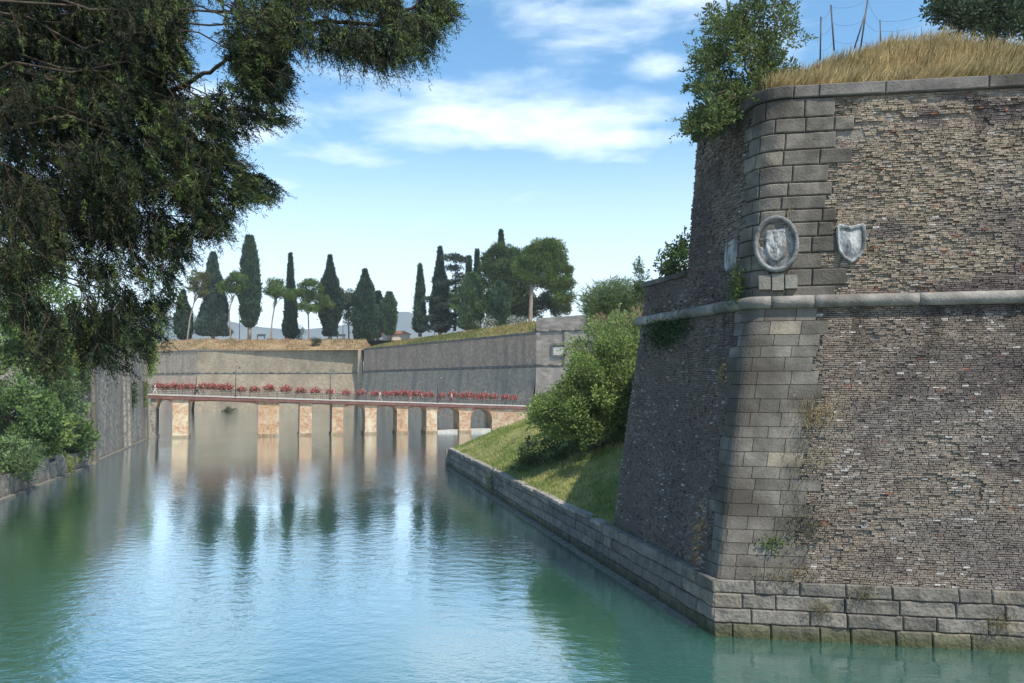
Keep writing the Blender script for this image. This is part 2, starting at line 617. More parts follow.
bricks = MB()
bh = .074
Vb, Cb = [], []
quv = []
nrow = int((19.55 - ZB) / bh)
for r_ in range(nrow):
    z0 = ZB + r_ * bh
    if abs(z0 + bh / 2 - ZC) < .12:
        continue
    qi = next((i for i, q in enumerate(QR) if q[0] <= z0 + bh / 2 < q[1]), len(QR) - 1)
    qr, ql = QR[qi][2], QL[qi]
    u = ulo(z0) + rnd.uniform(0, .15)
    while u < UR * .72:
        ln = rnd.choice([.20, .23, .23, .26, .12])
        uc = u + ln / 2
        if not (-ql < uc < qr):
            quv.append((u, u + ln - .006, z0, z0 + bh - .006))
        u += ln
Q = np.array(quv)
Q += rng.normal(0, .006, Q.shape)
Q[:, 2:] += ((fb(np.stack([(Q[:, 0] + Q[:, 1]) / 2, Q[:, 2], Q[:, 2] * 0], 1), .8, 40) - .5) * .07)[:, None]
Uc, Zc_ = (Q[:, 0] + Q[:, 1]) / 2, (Q[:, 2] + Q[:, 3]) / 2
n = len(Q)
cp_ = np.stack([Uc, Zc_, np.zeros(n)], 1)
er = fb(cp_ * np.array([.45, .75, 1]), 1.0, 3, 4)           # erosion field
er2 = fb(cp_ * np.array([.9, 2.2, 1]), 1.0, 9, 3)
upper = (Zc_ > ZC)
nearq = np.exp(-np.clip(Uc - 3, 0, 20) / 1.6) * (Uc > 0)
tan_amt = sstep(.40, .60, er + .34 * nearq + np.where(upper, -.03 + .16 * sstep(16, 19.5, Zc_), -.05) + .10 * ((Zc_ > 10.3) & (Zc_ < 12)))
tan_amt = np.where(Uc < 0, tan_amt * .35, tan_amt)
# erosion recess per brick
ero = sstep(.45, .75, er + .15 * nearq + np.where(upper, .08 + .10 * sstep(17.0, 19.4, Zc_), -.08))
prot = rng.uniform(-.006, .007, n) + np.where(rng.random(n) < .03 + .28 * ero * np.where(upper, 1, .5), -.045 * rng.random(n) - .015, 0) + np.where(rng.random(n) < .10 * ero, .025, 0)
prot += np.where((er2 > .6) & (ero > .3), -.05, 0)
prot += np.where((fb(cp_ * np.array([.5, 3.2, 1]), 1.0, 51, 3) > .55) & (Zc_ > 17.2), -.075, 0) * sstep(17.0, 18.6, Zc_)
keep = ~((rng.random(n) < .07 * ero * np.where(upper, 1, .4) + .004))
basec = np.array([.190, .164, .148])
tanc = np.array([.42, .35, .265])
redc = np.array([.30, .15, .10])
purp = np.array([.158, .132, .125])
whit = np.array([.60, .585, .56])
jit = rng.uniform(.86, 1.13, n)[:, None]
colr = basec * jit
mixp = sstep(.4, .6, fb(cp_, .35, 21))[:, None]
colr = colr * (1 - mixp) + purp * jit * mixp
ta = (tan_amt * rng.uniform(.6, .95, n) * np.where(upper, 1, .55))[:, None]
colr = colr * (1 - ta) + tanc * rng.uniform(.78, 1.12, n)[:, None] * ta
rd = (rng.random(n) < .006 + .05 * ((Zc_ > 12.2) & (Zc_ < 14.5) & (Uc > 3) & (Uc < 7.5)) * sstep(.4, .6, er2))
colr[rd] = redc * rng.uniform(.7, 1.15, rd.sum())[:, None]
# weather stains: soft pale lime patches, dark runs below coping and cordon
pale = np.where(upper, .7, .6)[:, None] * sstep(.52, .72, fb(cp_ * np.array([.35, .55, 1]), 1.0, 61, 4))[:, None] * rng.uniform(.35, .7, n)[:, None]
colr = colr * (1 - pale) + np.array([.34, .31, .27]) * pale
run_ = fb(cp_ * np.array([1.6, .22, 1]), 1.0, 71, 3)
dk = sstep(.50, .68, run_) * np.maximum(sstep(15.5, 19.4, Zc_), np.where(Zc_ < ZC, sstep(8.5, 11.8, Zc_), 0))
colr = colr * (1 - .45 * dk[:, None])
lich = fb(cp_ * np.array([1.1, .9, 1]), 1.2, 31, 3)
wl = rng.random(n) < np.where(Zc_ < ZC,   .05 + .26 * sstep(.5, .7, lich), .04 + .05 * sstep(.5, .7, lich))
spot = np.exp(-(((Uc - 7.8) / .9) ** 2 + ((Zc_ - 5.8) / 1.9) ** 2))
wl |= rng.random(n) < .34 * spot
wl &= (Uc > 0) | (rng.random(n) < .6)
wk = (rng.random(wl.sum()) ** 2.2 * .9)[:, None]
colr[wl] = colr[wl] * (1 - wk) + whit * wk
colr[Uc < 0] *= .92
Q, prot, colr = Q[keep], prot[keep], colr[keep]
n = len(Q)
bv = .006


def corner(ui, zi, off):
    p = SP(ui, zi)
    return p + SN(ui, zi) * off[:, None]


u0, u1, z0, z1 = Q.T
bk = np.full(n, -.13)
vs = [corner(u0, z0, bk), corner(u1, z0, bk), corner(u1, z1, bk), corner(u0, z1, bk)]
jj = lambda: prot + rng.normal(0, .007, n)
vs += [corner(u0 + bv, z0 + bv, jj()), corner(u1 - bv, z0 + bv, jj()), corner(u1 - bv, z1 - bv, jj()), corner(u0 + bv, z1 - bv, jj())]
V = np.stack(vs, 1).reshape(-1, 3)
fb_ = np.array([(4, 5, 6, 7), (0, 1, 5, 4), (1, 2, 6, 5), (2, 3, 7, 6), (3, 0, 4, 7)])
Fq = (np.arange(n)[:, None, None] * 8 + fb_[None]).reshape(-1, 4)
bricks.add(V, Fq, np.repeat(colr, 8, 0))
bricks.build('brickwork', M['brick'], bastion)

# quoins
qb = MB()
for i, (z0_, z1_, qr) in enumerate(QR):
    lo = z0_ < ZC - .01
    g0 = .004 if lo else .012
    cuts = [-QL[i]]
    u = -QL[i] + rnd.uniform(.5, .9)
    while u < qr - .5:
        cuts.append(u)
        u += rnd.uniform(.7, 1.25) if lo else rnd.uniform(.9, 1.5)
    cuts.append(qr)
    for a, b_ in zip(cuts[:-1], cuts[1:]):
        k = rnd.uniform(.80, 1.16)
        base = np.array([.185, .17, .148]) * k if lo else np.array([.185, .168, .145]) * k
        if rnd.random() < .10:
            base = np.array([.25, .22, .175]) * k
        surf_block(qb, a + g0, b_ - g0, z0_ + g0, z1_ - g0, ( .022 + rnd.uniform(-.005, .005) if lo else .02 + rnd.uniform(-.012, .012)) + (0 if lo else .012), (.007 if lo else .045),
                   max(3, int((b_ - a) / .14)), 3, .009 if lo else .055, base, seed=i)
qb.build('stone_quoin', M['stone'], bastion)

# cordon: half round moulding in lengths
cd = MB()
u = ulo(ZC) - .1
while u < UR * .75:
    l = rnd.uniform(2.6, 4.6) if u > 1 else 1.5
    uu = np.linspace(u + .012, u + l - .012, max(4, int(l / .25)))
    p = SP(uu, np.full(len(uu), ZC)) + SN(uu, np.full(len(uu), ZC)) * .10
    p[:, 2] += rng.normal(0, .004, len(p))
    cd.tube(p, .235 + rng.normal(0, .004, len(p)), 12, np.array([.27, .255, .23]) * rnd.uniform(.8, 1.15))
    u += l
cd.build('cordon', M['stone'], bastion)

# coping
cb = MB()
u = -5.4
while u < UR * .75:
    l = rnd.uniform(2.2, 4.0) if abs(u) > 1.7 else .9
    surf_block(cb, u + .01, u + l - .01, 19.56, 20.02, .13 + rnd.uniform(-.015, .015), .04, max(4, int(l / .2)), 3, .04, np.array([.16, .15, .138]) * rnd.uniform(.85, 1.15), back=-.4)
    u += l
cb.build('coping', M['stone'], bastion)
# lower flank parapet cap
cb = MB()
p0, p1 = SP(-5.3, 13.9), SP(ulo(13), 13.9)
d_ = nrm(p1 - p0)
for k in range(3):
    a, b_ = p0 + (p1 - p0) * k / 3, p0 + (p1 - p0) * (k + 1) / 3
    c_ = (a + b_) / 2 + np.array([.25, .1, -.1])
    cb.box(c_, (np.linalg.norm(b_ - a) - .02, .8, .22), math.atan2(d_[1], d_[0]), np.array([.15, .14, .13]))
cb.build('parapet_cap', M['stone'], bastion)

# plinth of four courses, batter kept on the waterline
PR = base0 + nrm(baseR - base0) * 22
dPR, dPL = nrm(baseR - base0), nrm(baseL - base0)
LQ = np.linalg.norm(baseL - base0)


def plinth_block(mb, org, d, nrm2, s0, s1, z0, z1, proud, col, seed, top=False):
    nu, nv = max(4, int((s1 - s0) / .16)), 4
    bev = .05
    us = np.concatenate([[s0, s0 + .008], np.linspace(s0 + bev, s1 - bev, nu), [s1 - .008, s1]])
    zz = np.concatenate([[z0, z0 + .008], np.linspace(z0 + bev, z1 - bev, nv), [z1 - .008, z1]])
    U, Zg = np.meshgrid(us, zz)
    off = np.full(U.shape, proud)
    off[1, :] = off[-2, :] = proud - .045
    off[:, 1] = off[:, -2] = np.minimum(off[:, 1], proud - .045)
    off[0, :] = off[-1, :] = -.25
    off[:, 0] = off[:, -1] = -.25
    P = np.stack([org[0] + d[0] * U, org[1] + d[1] * U, Zg], -1)
    ns = (fb(P.reshape(-1, 3), 2.4, seed, 5).reshape(U.shape) - .5) * .2
    off[1:-1, 1:-1] += ns[1:-1, 1:-1]
    off = off - Zg * .03
    P[..., 0] += nrm2[0] * off
    P[..., 1] += nrm2[1] * off
    alg = sstep(.42, .10, Zg + (vn(P.reshape(-1, 3), 2.5, 3).reshape(U.shape) - .5) * .35)[..., None]
    mb.grid(P, np.asarray(col) * (1 - alg) + np.array([.075, .082, .042]) * alg)
    # top bed
    e = P[-2]
    bk_ = e.copy()
    bk_[:, 0] -= nrm2[0] * .9
    bk_[:, 1] -= nrm2[1] * .9
    mb.grid(np.array([e, bk_]), np.tile(col, (2 * e.shape[0], 1)))


def courses(mb, org, d, n2, s_from, s_to, seedb, ztop=2.0, start_long=True):
    ch = [0, .50, 1.0, 1.52, ztop]
    for c_ in range(4):
        s = s_from
        first = True
        while s < s_to - .05:
            l = rnd.uniform(1.0, 2.4)
            if first:
                l = (.65, 1.3, 1.0, 1.45)[c_] if start_long else rnd.uniform(.6, 1.3)
                first = False
            e = min(s + l, s_to)
            k = rnd.uniform(.72, 1.15)
            base = np.array([.195, .182, .16]) * k
            if rnd.random() < .2:
                base = np.array([.25, .225, .185]) * k
            if c_ == 0:
                base = base * np.array([.75, .78, .68])
            plinth_block(mb, org, d, n2, s + .008, e - .008, ch[c_] - (.6 if c_ == 0 else 0) + .006, ch[c_ + 1] - .006, .06 + rnd.uniform(-.03, .03), base, seedb + c_)
            s = e


nR, nL = np.array([dPR[1], -dPR[0]]), np.array([-dPL[1], dPL[0]])
pl = MB()
courses(pl, base0, dPR, nR, -.02, 16, 1)
sLend = 11.3
courses(pl, base0, dPL, nL, -.02, sLend, 7)
# corner filler stones
for c_ in range(4):
    h0, h1 = (-.6, .5, 1.0, 1.52)[c_], (.5, 1.0, 1.52, 2.0)[c_]
pl.build('plinth', M['plinth'], bastion)
# plinth backing
bk = MB()
for d, n2, s1 in ((dPR, nR, 16), (dPL, nL, sLend)):
    for hz in (1,):
        a, b_ = base0 - n2 * .12, base0 + d * s1 - n2 * .12
        c_, e_ = b_ - n2 * 1.2, base0 - n2 * 1.2 + d * .3
        k = [(*a, -1), (*b_, -1), (*b_, 1.97), (*a, 1.97), (*c_, 1.97), (*e_, 1.97)]
        bk.add(k, [(0, 1, 2, 3), (3, 2, 4, 5)])
bk.build('plinth_bed', M['mortar'], bastion)


# medallion and shields
def frame_axes(p, n3):
    n3 = nrm(n3)
    r3 = nrm(np.cross(np.array([0, 0, 1.0]), n3))
    return n3, r3, np.cross(n3, r3)


mp_ = at(776, 244, 29.55)
n3, r3, u3 = frame_axes(mp_, np.array([-.34, -.93, .04]))
ax_, bx_ = .80, 1.06
th = np.linspace(0, 2 * math.pi, 48, endpoint=False)
# rim: profile swept round the ellipse
prof = [(1.00, -.75), (1.02, .05), (.98, .13), (.90, .16), (.83, .11), (.79, .02)]
G = np.array([[mp_ + r3 * ax_ * k * math.cos(t) + u3 * bx_ * (1 - (1 - k) * .8) * math.sin(t) + n3 * h_ for t in np.append(th, 0)] for k, h_ in prof])
mm = MB()
mm.grid(G)
med = mm.build('medallion', M['dark_stone'], bastion, smooth=True)
med['_o'] = list(bas_o)
mm = MB()
ks = np.linspace(.82, 0.0, 26)
G = []
for k in ks:
    row = []
    for t in np.append(th, 0):
        p = mp_ + r3 * ax_ * k * math.cos(t) + u3 * bx_ * k * math.sin(t)
        q = np.array([[k * math.cos(t) * 2.2, k * math.sin(t) * 2.6, 1.0]])
        x_, y_ = k * math.cos(t), k * math.sin(t)
        hs = .50 * (1 if y_ > -.05 else math.sqrt(max(0, 1 - ((y_ + .05) / .58) ** 2)))
        ins = float(sstep(0, .10, hs - abs(x_))) * float(sstep(.56, .46, y_))
        bump_ = (fb(q, 2.6, 5, 3)[0] - .45) * .12 * min(1, (.85 - k) * 4) + .10 * ins - .05
        row.append(p + n3 * bump_)
    G.append(row)
mm.grid(np.array(G))
rel = mm.build('relief', M['white_stone'], med, smooth=True)
rel.location = (0, 0, 0)
mm = MB()      # footing blocks under the medallion
for dx, hh in ((-.42, .52), (.05, .6), (.52, .5)):
    mm.box(mp_ + r3 * dx - u3 * 1.42 - n3 * .25, (.42, .55, hh), math.atan2(r3[1], r3[0]), np.array([.3, .28, .24]))
mm.build('medallion_footing', M['stone'], bastion)


def shield(p, n3, w_, h_, name):
    n3, r3, u3 = frame_axes(p, n3)
    right = [(.42, .5), (.5, .44), (.5, .05), (.44, -.2), (.28, -.4), (0, -.54)]
    out = [(0, .42), (.2, .47)] + right + [(-a, c) for a, c in right[::-1][1:]] + [(-.2, .47)]
    rings = [(1.0, -.25), (1.0, .10), (.93, .14), (.82, .12), (.78, .05), (.5, .09), (.2, .13), (0.01, .15)]
    G = np.array([[p + r3 * w_ * x * k + u3 * h_ * y * k + n3 * z for x, y in out + out[:1]] for k, z in rings])
    m_ = MB()
    m_.grid(G)
    return m_.build(name, M['white_stone'], bastion)


sp_ = SP(3.25, 0.0 + at(851, 243, 28.9)[2])
shield(at(851, 243, SP(3.25, 14.0)[1] - .03), SN(3.25, 14.0), 1.0, 1.4, 'shield')
pz_ = SP(-1.75, 14.0)
shield(pz_ + SN(-1.75, 14.0) * .0, nrm(np.array([-1.0, -.12, .1])), .8, 1.3, 'shield')

# rampart earth on the near bastion
nu, nv = 70, 26
U = np.linspace(-5.2, UR * .8, nu)
W = np.concatenate([np.linspace(0, 6, 18), np.linspace(7, 22, nv - 18)])
G = np.zeros((nv, nu, 3))
inn = nrm(np.array([.15, 1.0]))


def top_h(u, w_):
    base = 2.3 * sstep(.1, 4.2, w_) * sstep(-2.2, 3.6, u) + .15
    base += .75 * sstep(2.5, 7.0, u) * sstep(.5, 4, w_) * (1 - .8 * sstep(7.5, 10.5, u))
    return base


for j, w_ in enumerate(W):
    p = SP(U, np.full(nu, 19.95))
    nn = SN(U, np.full(nu, 19.95))
    off = np.where(U[:, None] < 0, 0, 1) * 0
    q = p.copy()
    lf = sstep(1.2, -2.0, U)
    q[:, 0] -= nn[:, 0] * .35 - (.15 + .95 * lf) * w_
    q[:, 1] -= nn[:, 1] * .35 - (1 - .85 * lf) * w_
    q[:, 2] = 19.95 + top_h(U, w_)
    q[:, 2] += (fb(q, .8, 4) - .5) * .5 * min(1, w_)
    G[j] = q
mm = MB()
mm.grid(G)
rampart = mm.build('rampart_earth', M['dry_ground'])
tag(rampart, kind='structure')
rampart['label'] = 'earth mound under dry grass on the near bastion'


def topz(u, w_):
    return 19.95 + top_h(u, w_)


# dry grass on it
mm = MB()
n = 30000
u = rng.uniform(-3, 14.5, n)
w_ = rng.uniform(0, 1, n) ** 1.2 * 5.6
p = SP(u, np.full(n, 19.95))
nn = SN(u, np.full(n, 19.95))
lf = sstep(1.2, -2.0, u)
p[:, 0] += (.15 + .95 * lf) * w_ - nn[:, 0] * .35
p[:, 1] += (1 - .85 * lf) * w_ - nn[:, 1] * .35
p[:, 2] = topz(u, w_) + (fb(p, .8, 4) - .5) * .3 - .1
cl = fb(p, 1.3, 8)
ok = rng.random(n) < .25 + 1.1 * cl
p, u, w_, cl = p[ok], u[ok], w_[ok], cl[ok]
n = len(p)
lean = np.stack([.35 + .5 * (vn(p, .7, 3) - .5) * 2 + rng.normal(0, .3, n), -.35 + rng.normal(0, .45, n), np.full(n, 1.0)], 1)
ln = rng.uniform(.3, 1.1, n) * (.45 + .9 * cl) * (1 - .4 * sstep(2.5, 5, w_))
dc = np.array([.50, .39, .19]) * rng.uniform(.6, 1.3, n)[:, None]
gr = (rng.random(n) < .05 + .65 * sstep(8.2, 11, u) * sstep(4, 1, w_) + .25 * sstep(.56, .7, vn(p, .9, 12))) & (rng.random(n) < .8)
dc[gr] = np.array([.15, .165, .055]) * rng.uniform(.7, 1.3, gr.sum())[:, None]
mm.leaves(p, lean, ln, rng.uniform(.022, .045, n), dc)
g_ = mm.build('dry_grass', M['blade'])
tag(g_, 'straw coloured dry grass along the top of the near bastion', 'grass', kind='stuff')


# ------------------------------------------------------------------ foliage helpers
def unit(n):
    return nrm(rng.normal(size=(n, 3)))


def leafcol(c, n, j=.28):
    c = np.asarray(c, dtype=float)
    k = rng.uniform(1 - j, 1 + j, n)[:, None]
    h_ = rng.normal(0, .06, n)[:, None] * np.array([1.0, .2, -.4])
    return np.clip(c * k * (1 + h_), .004, 1)


def curve(p0, p1, sag=0.0, wob=.1, n=7):
    p0, p1 = np.asarray(p0, float), np.asarray(p1, float)
    t = np.linspace(0, 1, n)[:, None]
    L = np.linalg.norm(p1 - p0)
    P = p0 + (p1 - p0) * t
    P[:, 2] += sag * L * 4 * (t * (1 - t))[:, 0]
    P[1:-1] += rng.normal(0, wob * L * .12, (n - 2, 3))
    return P


def clumps_leaves(mb, cl, per, ln, w_, col, up=.35, shell=.5, flat=1.0, j=.28):
    """leaf clumps: cl = list of (centre, radius)"""
    for i, (c, r) in enumerate(cl):
        n = int(per * r * r) + 8
        d = unit(n)
        rad = r * (1 - shell * rng.random(n) ** 1.4)
        p = np.asarray(c) + d * rad[:, None] * np.array([1, 1, flat])
        p += rng.normal(0, .10 * r, (n, 3))
        dd = d + np.array([0, 0, up]) + rng.normal(0, .6, (n, 3))
        k = rng.uniform(.68, 1.3)
        mb.leaves(p, dd, ln * rng.uniform(.6, 1.3, n), w_ * rng.uniform(.7, 1.3, n), leafcol(np.asarray(col) * k, n, j))


def crown_mass(c, rad, k, rmin, rmax, bottom=-1.0, pw=.45):
    """clump centres through an ellipsoid, denser near its skin"""
    out = []
    c, rad = np.asarray(c, float), np.asarray(rad, float)
    while len(out) < k:
        d = unit(1)[0]
        if d[2] < bottom:
            continue
        s = rng.random() ** pw
        out.append((c + d * rad * s * .88, rng.uniform(rmin, rmax)))
    return out


# ------------------------------------------------------------------ right bank and quay wall
qw = MB()
courses(qw, base0, dPL, nL, sLend, LQ, 13, ztop=1.92)
qb_ = MB()
a, b_ = base0 + dPL * sLend - nL * .12, baseL - nL * .12
qb_.add([(*a, -1), (*b_, -1), (*b_, 1.85), (*a, 1.85), (*(b_ - nL * 1.2), 1.85), (*(a - nL * 1.2), 1.85), (*(b_ - nL * 30), -1), (*(b_ - nL * 30), 1.85)],
        [(0, 1, 2, 3), (3, 2, 4, 5), (1, 6, 7, 2)])
qo = base0 + dPL * (sLend + LQ) / 2
quay = thing('quay_wall', (qo[0], qo[1], 0), 'long low wall of dark stone courses below the grass bank', 'quay wall')
qw.build('stone_courses', M['plinth'], quay)
qb_.build('wall_bed', M['mortar'], quay)
cp2 = MB()
s = sLend + .3
while s < LQ - .3:
    l = min(rnd.uniform(.9, 1.9), LQ - s)
    c_ = base0 + dPL * (s + l / 2) - nL * .22
    cp2.box((c_[0], c_[1], 1.97 + rnd.uniform(-.03, .03)), (l - .03, .55 + rnd.uniform(-.06, .06), .16), math.atan2(dPL[1], dPL[0]) + rnd.uniform(-.01, .01), np.array([.36, .34, .30]) * rnd.uniform(.75, 1.15), taper=.97)
    s += l + (.0 if rnd.random() < .85 else rnd.uniform(.2, .8))
cp2.build('coping', M['plinth'], quay)
ft = MB()
ft.prism([(1.2, -.5), (LQ, -.5), (LQ, .06), (1.2, .06)], lambda s, w_, z: np.array([*(base0 + dPL * s + nL * w_), z]), -.2, .42, np.array([.22, .21, .17]))
ft.build('footing', M['plinth'], quay)
# ragged return at the far end
ft = MB()
for k in range(16):
    for c_ in range(4):
        p = baseL - nL * (.2 + k * 1.25)
        ft.box((p[0], p[1], .25 + c_ * .46), (1.2, .5, .44), math.atan2(nL[1], nL[0]), np.array([.2, .19, .17]) * rnd.uniform(.7, 1.2), .97)
ft.build('end_courses', M['plinth'], quay)


def bank_z(s, d):
    """height of the bank: s along the quay, d inland"""
    d = np.asarray(d, float)
    z = 1.86 + .40 * np.clip(d, 0, 9) + .95 * np.clip(d - 9, 0, 9.5) + .1 * np.clip(d - 18.5, 0, 60)
    z -= .35 * np.clip(d, 0, 5) * .4 * sstep(30, 10, s)
    return z


def bank_p(s, d):
    s, d = np.broadcast_arrays(np.asarray(s, float), np.asarray(d, float))
    xy = base0 + dPL * s[..., None] - nL * d[..., None]
    z = bank_z(s, d)
    P = np.concatenate([xy, z[..., None]], -1)
    q = P.reshape(-1, 3)
    P[..., 2] += ((fb(q, .35, 2) - .5) * .9 * np.clip(d.ravel() / 3, 0, 1) + (fb(q, 1.4, 6) - .5) * .16).reshape(d.shape)
    return P


S_, D_ = np.meshgrid(np.linspace(2, LQ - .2, 130), np.concatenate([np.linspace(.1, 12, 48), np.linspace(12.5, 40, 24)]))
mm = MB()
mm.grid(bank_p(S_, D_))
bank = mm.build('grass_bank', M['grass_ground'], smooth=True)
tag(bank, 'sloping green bank of mown grass', kind='structure')
mm = MB()
n = 60000
s, d = rng.uniform(9, LQ - .3, n), rng.uniform(.25, 15, n)
p = bank_p(s, d)
cl = fb(p, .6, 15)
ok = rng.random(n) < .25 + .9 * cl
p, cl, d = p[ok], cl[ok], d[ok]
n = len(p)
dry = sstep(.5, .66, fb(p, .35, 33))[:, None]
c_ = (np.array([.20, .265, .065]) * (1 - dry) + np.array([.38, .37, .15]) * dry) * rng.uniform(.65, 1.3, n)[:, None]
mm.leaves(p - np.array([0, 0, .03]), np.stack([rng.normal(0, .4, n), rng.normal(0, .4, n), np.ones(n)], 1), rng.uniform(.12, .34, n) * (.6 + .8 * cl), rng.uniform(.03, .06, n), c_)
tag(mm.build('bank_grass', M['blade']), 'green and yellow grass growing on the bank', 'grass', kind='stuff')


# ------------------------------------------------------------------ woody plants
def shrub(name, base, clumps, per, ln, w_, col, label, cat, stems=4, r0=.12, group=None, up=.35, m='leaf', bark='bark', shoots=0, trunk_name='stem', shoot_len=.6, crown_name='foliage', flat=1.0, shell=.55):
    t = thing(name, base, label, cat, group)
    mb = MB()
    clumps_leaves(mb, clumps, per, ln, w_, col, up, flat=flat, shell=shell)
    if shoots:
        cc = np.mean([c for c, r in clumps], 0)
        for k in range(shoots):
            c, r = clumps[rng.integers(len(clumps))]
            d = nrm(nrm(np.asarray(c) - cc) + np.array([0, 0, .35]) + rng.normal(0, .4, 3))
            n = 26
            tt = np.sort(rng.random(n))
            L = shoot_len * rng.uniform(.5, 1.4)
            p = np.asarray(c) + d * (r * .6 + L * tt)[:, None] + rng.normal(0, .03, (n, 3))
            mb.leaves(p, d + rng.normal(0, .7, (n, 3)), ln * rng.uniform(.6, 1.2, n), w_ * rng.uniform(.6, 1.2, n), leafcol(np.asarray(col) * 1.15, n))
    mb.build(crown_name, M[m], t)
    mb = MB()
    b0 = np.asarray(base, float)
    idx = rng.permutation(len(clumps))[:max(stems * 4, 6)]
    mids = []
    for k in range(stems):
        c, r = clumps[idx[k % len(idx)]]
        fork = b0 + (np.asarray(c) - b0) * .45 + rng.normal(0, .1 * np.linalg.norm(np.asarray(c) - b0) * .3, 3)
        P = curve(b0 - np.array([0, 0, .2]) + rng.normal(0, r0 * .5, 3) * np.array([1, 1, 0]), fork, .04, .35)
        mb.tube(P, np.linspace(r0, r0 * .6, len(P)), 7)
        mids.append(fork)
    for k in idx:
        c, r = clumps[k]
        f_ = mids[int(np.argmin([np.linalg.norm(np.asarray(c) - q) for q in mids]))]
        P = curve(f_, c, .06, .4)
        mb.tube(P, np.linspace(r0 * .55, r0 * .15, len(P)), 5)
    mb.build(trunk_name, M[bark], t)
    return t


def px_clumps(spec, D, dd, k, rmin, rmax):
    """clumps inside ellipses given in picture units, each at its own depth range"""
    out = []
    for (cx, cy, rx, ry, f_) in spec:
        kk = max(1, int(k * f_))
        for _ in range(kk):
            a = rng.uniform(0, 2 * math.pi)
            r_ = math.sqrt(rng.random()) * .92
            Dz = D + rng.uniform(-1, 1) * dd * math.sqrt(max(.05, 1 - r_ * r_))
            out.append((at(cx + rx * r_ * math.cos(a), cy + ry * r_ * math.sin(a), Dz), rng.uniform(rmin, rmax)))
    return out


# big bush on the bank
BD = 58
spec = [(600, 402, 40, 36, 1.0), (592, 378, 26, 24, .5), (600, 390, 32, 32, 1.1), (615, 350, 17, 15, .55), (578, 406, 32, 20, .8), (556, 418, 22, 15, .5), (630, 400, 22, 40, .7), (600, 430, 42, 14, .5), (588, 372, 12, 10, .3), (545, 408, 12, 8, .2), (625, 372, 16, 18, .4)]
cl = px_clumps(spec, BD, 3.6, 60, .45, .95)
shrub('spreading_tree', at(603, 452, BD), cl, 330, .22, .105, (.175, .235, .065), 'large rounded bushy tree standing on the grass bank beside the bastion', 'tree', 5, .17, shoots=260, shoot_len=.9, trunk_name='trunk', crown_name='crown')
# tall pale sucker growth at its back
spec = [(598, 336, 16, 12, .5), (616, 332, 18, 10, .6), (584, 352, 12, 12, .4), (634, 340, 10, 16, .4)]
cl = px_clumps(spec, 66, 1.6, 22, .4, .7)
shrub('pale_shrub', at(612, 372, 66), cl, 200, .30, .09, (.22, .28, .10), 'pale green upright shrub behind the top of the bushy bank tree', 'shrub', 4, .07, shoots=120, shoot_len=1.0, up=1.0)
# low bramble in front left of it
spec = [(540, 452, 26, 12, 1), (525, 462, 10, 7, .4), (560, 446, 20, 9, .5)]
cl = px_clumps(spec, 60.5, 1.2, 22, .3, .55)
shrub('low_bramble', at(540, 463, 60.5), cl, 260, .2, .09, (.075, .10, .035), 'low dark bramble at the foot of the bushy bank tree', 'shrub', 3, .04, shoots=30, shoot_len=.4)
# plant growing out of the quay wall
q = base0 + dPL * 36.5 + nL * .25
cl = [(np.array([q[0] + rng.normal(0, .35), q[1] + rng.normal(0, .5), rng.uniform(.5, 2.1)]), rng.uniform(.2, .38)) for _ in range(12)]
shrub('wall_plant', (q[0], q[1], .9), cl, 500, .12, .06, (.05, .085, .025), 'green plant hanging over the middle of the low quay wall', 'plant', 2, .02)

# giant reeds behind the bank
cr = at(612, 325, 88)
t = thing('giant_reed', cr, 'dense clump of tall green reeds with drooping leaves behind the bushy bank tree', 'reeds')
mm, st = MB(), MB()
for k in range(150):
    px = rng.uniform(583, 652)
    D0 = rng.uniform(84, 94)
    zt = at(px, (284 + 10 * abs((px - 622) / 32) ** 2 + rng.uniform(-7, 14)), D0)[2]
    b0 = at(px * .6 + 612 * .4, 340, D0)
    top = b0.copy()
    top[2] = zt
    top[:2] = at(px + rng.normal(0, 5), 300, D0)[:2]
    P = curve(b0, top, 0, .2)
    st.tube(P, np.linspace(.03, .012, len(P)), 4, np.array([.16, .19, .07]))
    n = 110
    tt = rng.uniform(.12, 1.0, n)
    p = b0 + (top - b0) * tt[:, None]
    a = rng.uniform(0, 2 * math.pi, n)
    d = np.stack([np.cos(a), np.sin(a), rng.uniform(-.3, 1.2, n)], 1)
    mm.leaves(p, d, rng.uniform(.6, 1.3, n), rng.uniform(.05, .11, n), leafcol((.13, .18, .075), n))
mm.build('leaves', M['leaf'], t)
st.build('canes', M['blade'], t)
# dry plumes by the reeds
mm = MB()
for px, py in [(600, 318), (604, 322), (618, 316), (634, 312), (640, 308), (644, 318), (628, 320), (594, 322)]:
    p0 = at(px, py + 16, 80)
    n = 70
    p = p0 + np.stack([rng.normal(0, .2, n), rng.normal(0, .2, n), rng.uniform(0, 1.9, n)], 1)
    mm.leaves(p, np.stack([rng.normal(0, .3, n), rng.normal(0, .3, n), np.ones(n)], 1), .6, .06, leafcol((.36, .26, .15), n))
tag(mm.build('dry_plumes', M['blade']), 'dry brown grass plumes standing before the reeds', 'grass', kind='stuff')
# slim tree at the reeds' right
cl = px_clumps([(641, 276, 8, 14, 1), (638, 296, 10, 14, 1)], 82, .8, 12, .35, .6)
shrub('young_tree', at(641, 330, 82), cl, 220, .25, .11, (.075, .115, .04), 'slim young green tree just left of the bastion cordon', 'tree', 2, .07, shoots=14, shoot_len=.8, trunk_name='trunk', crown_name='crown')
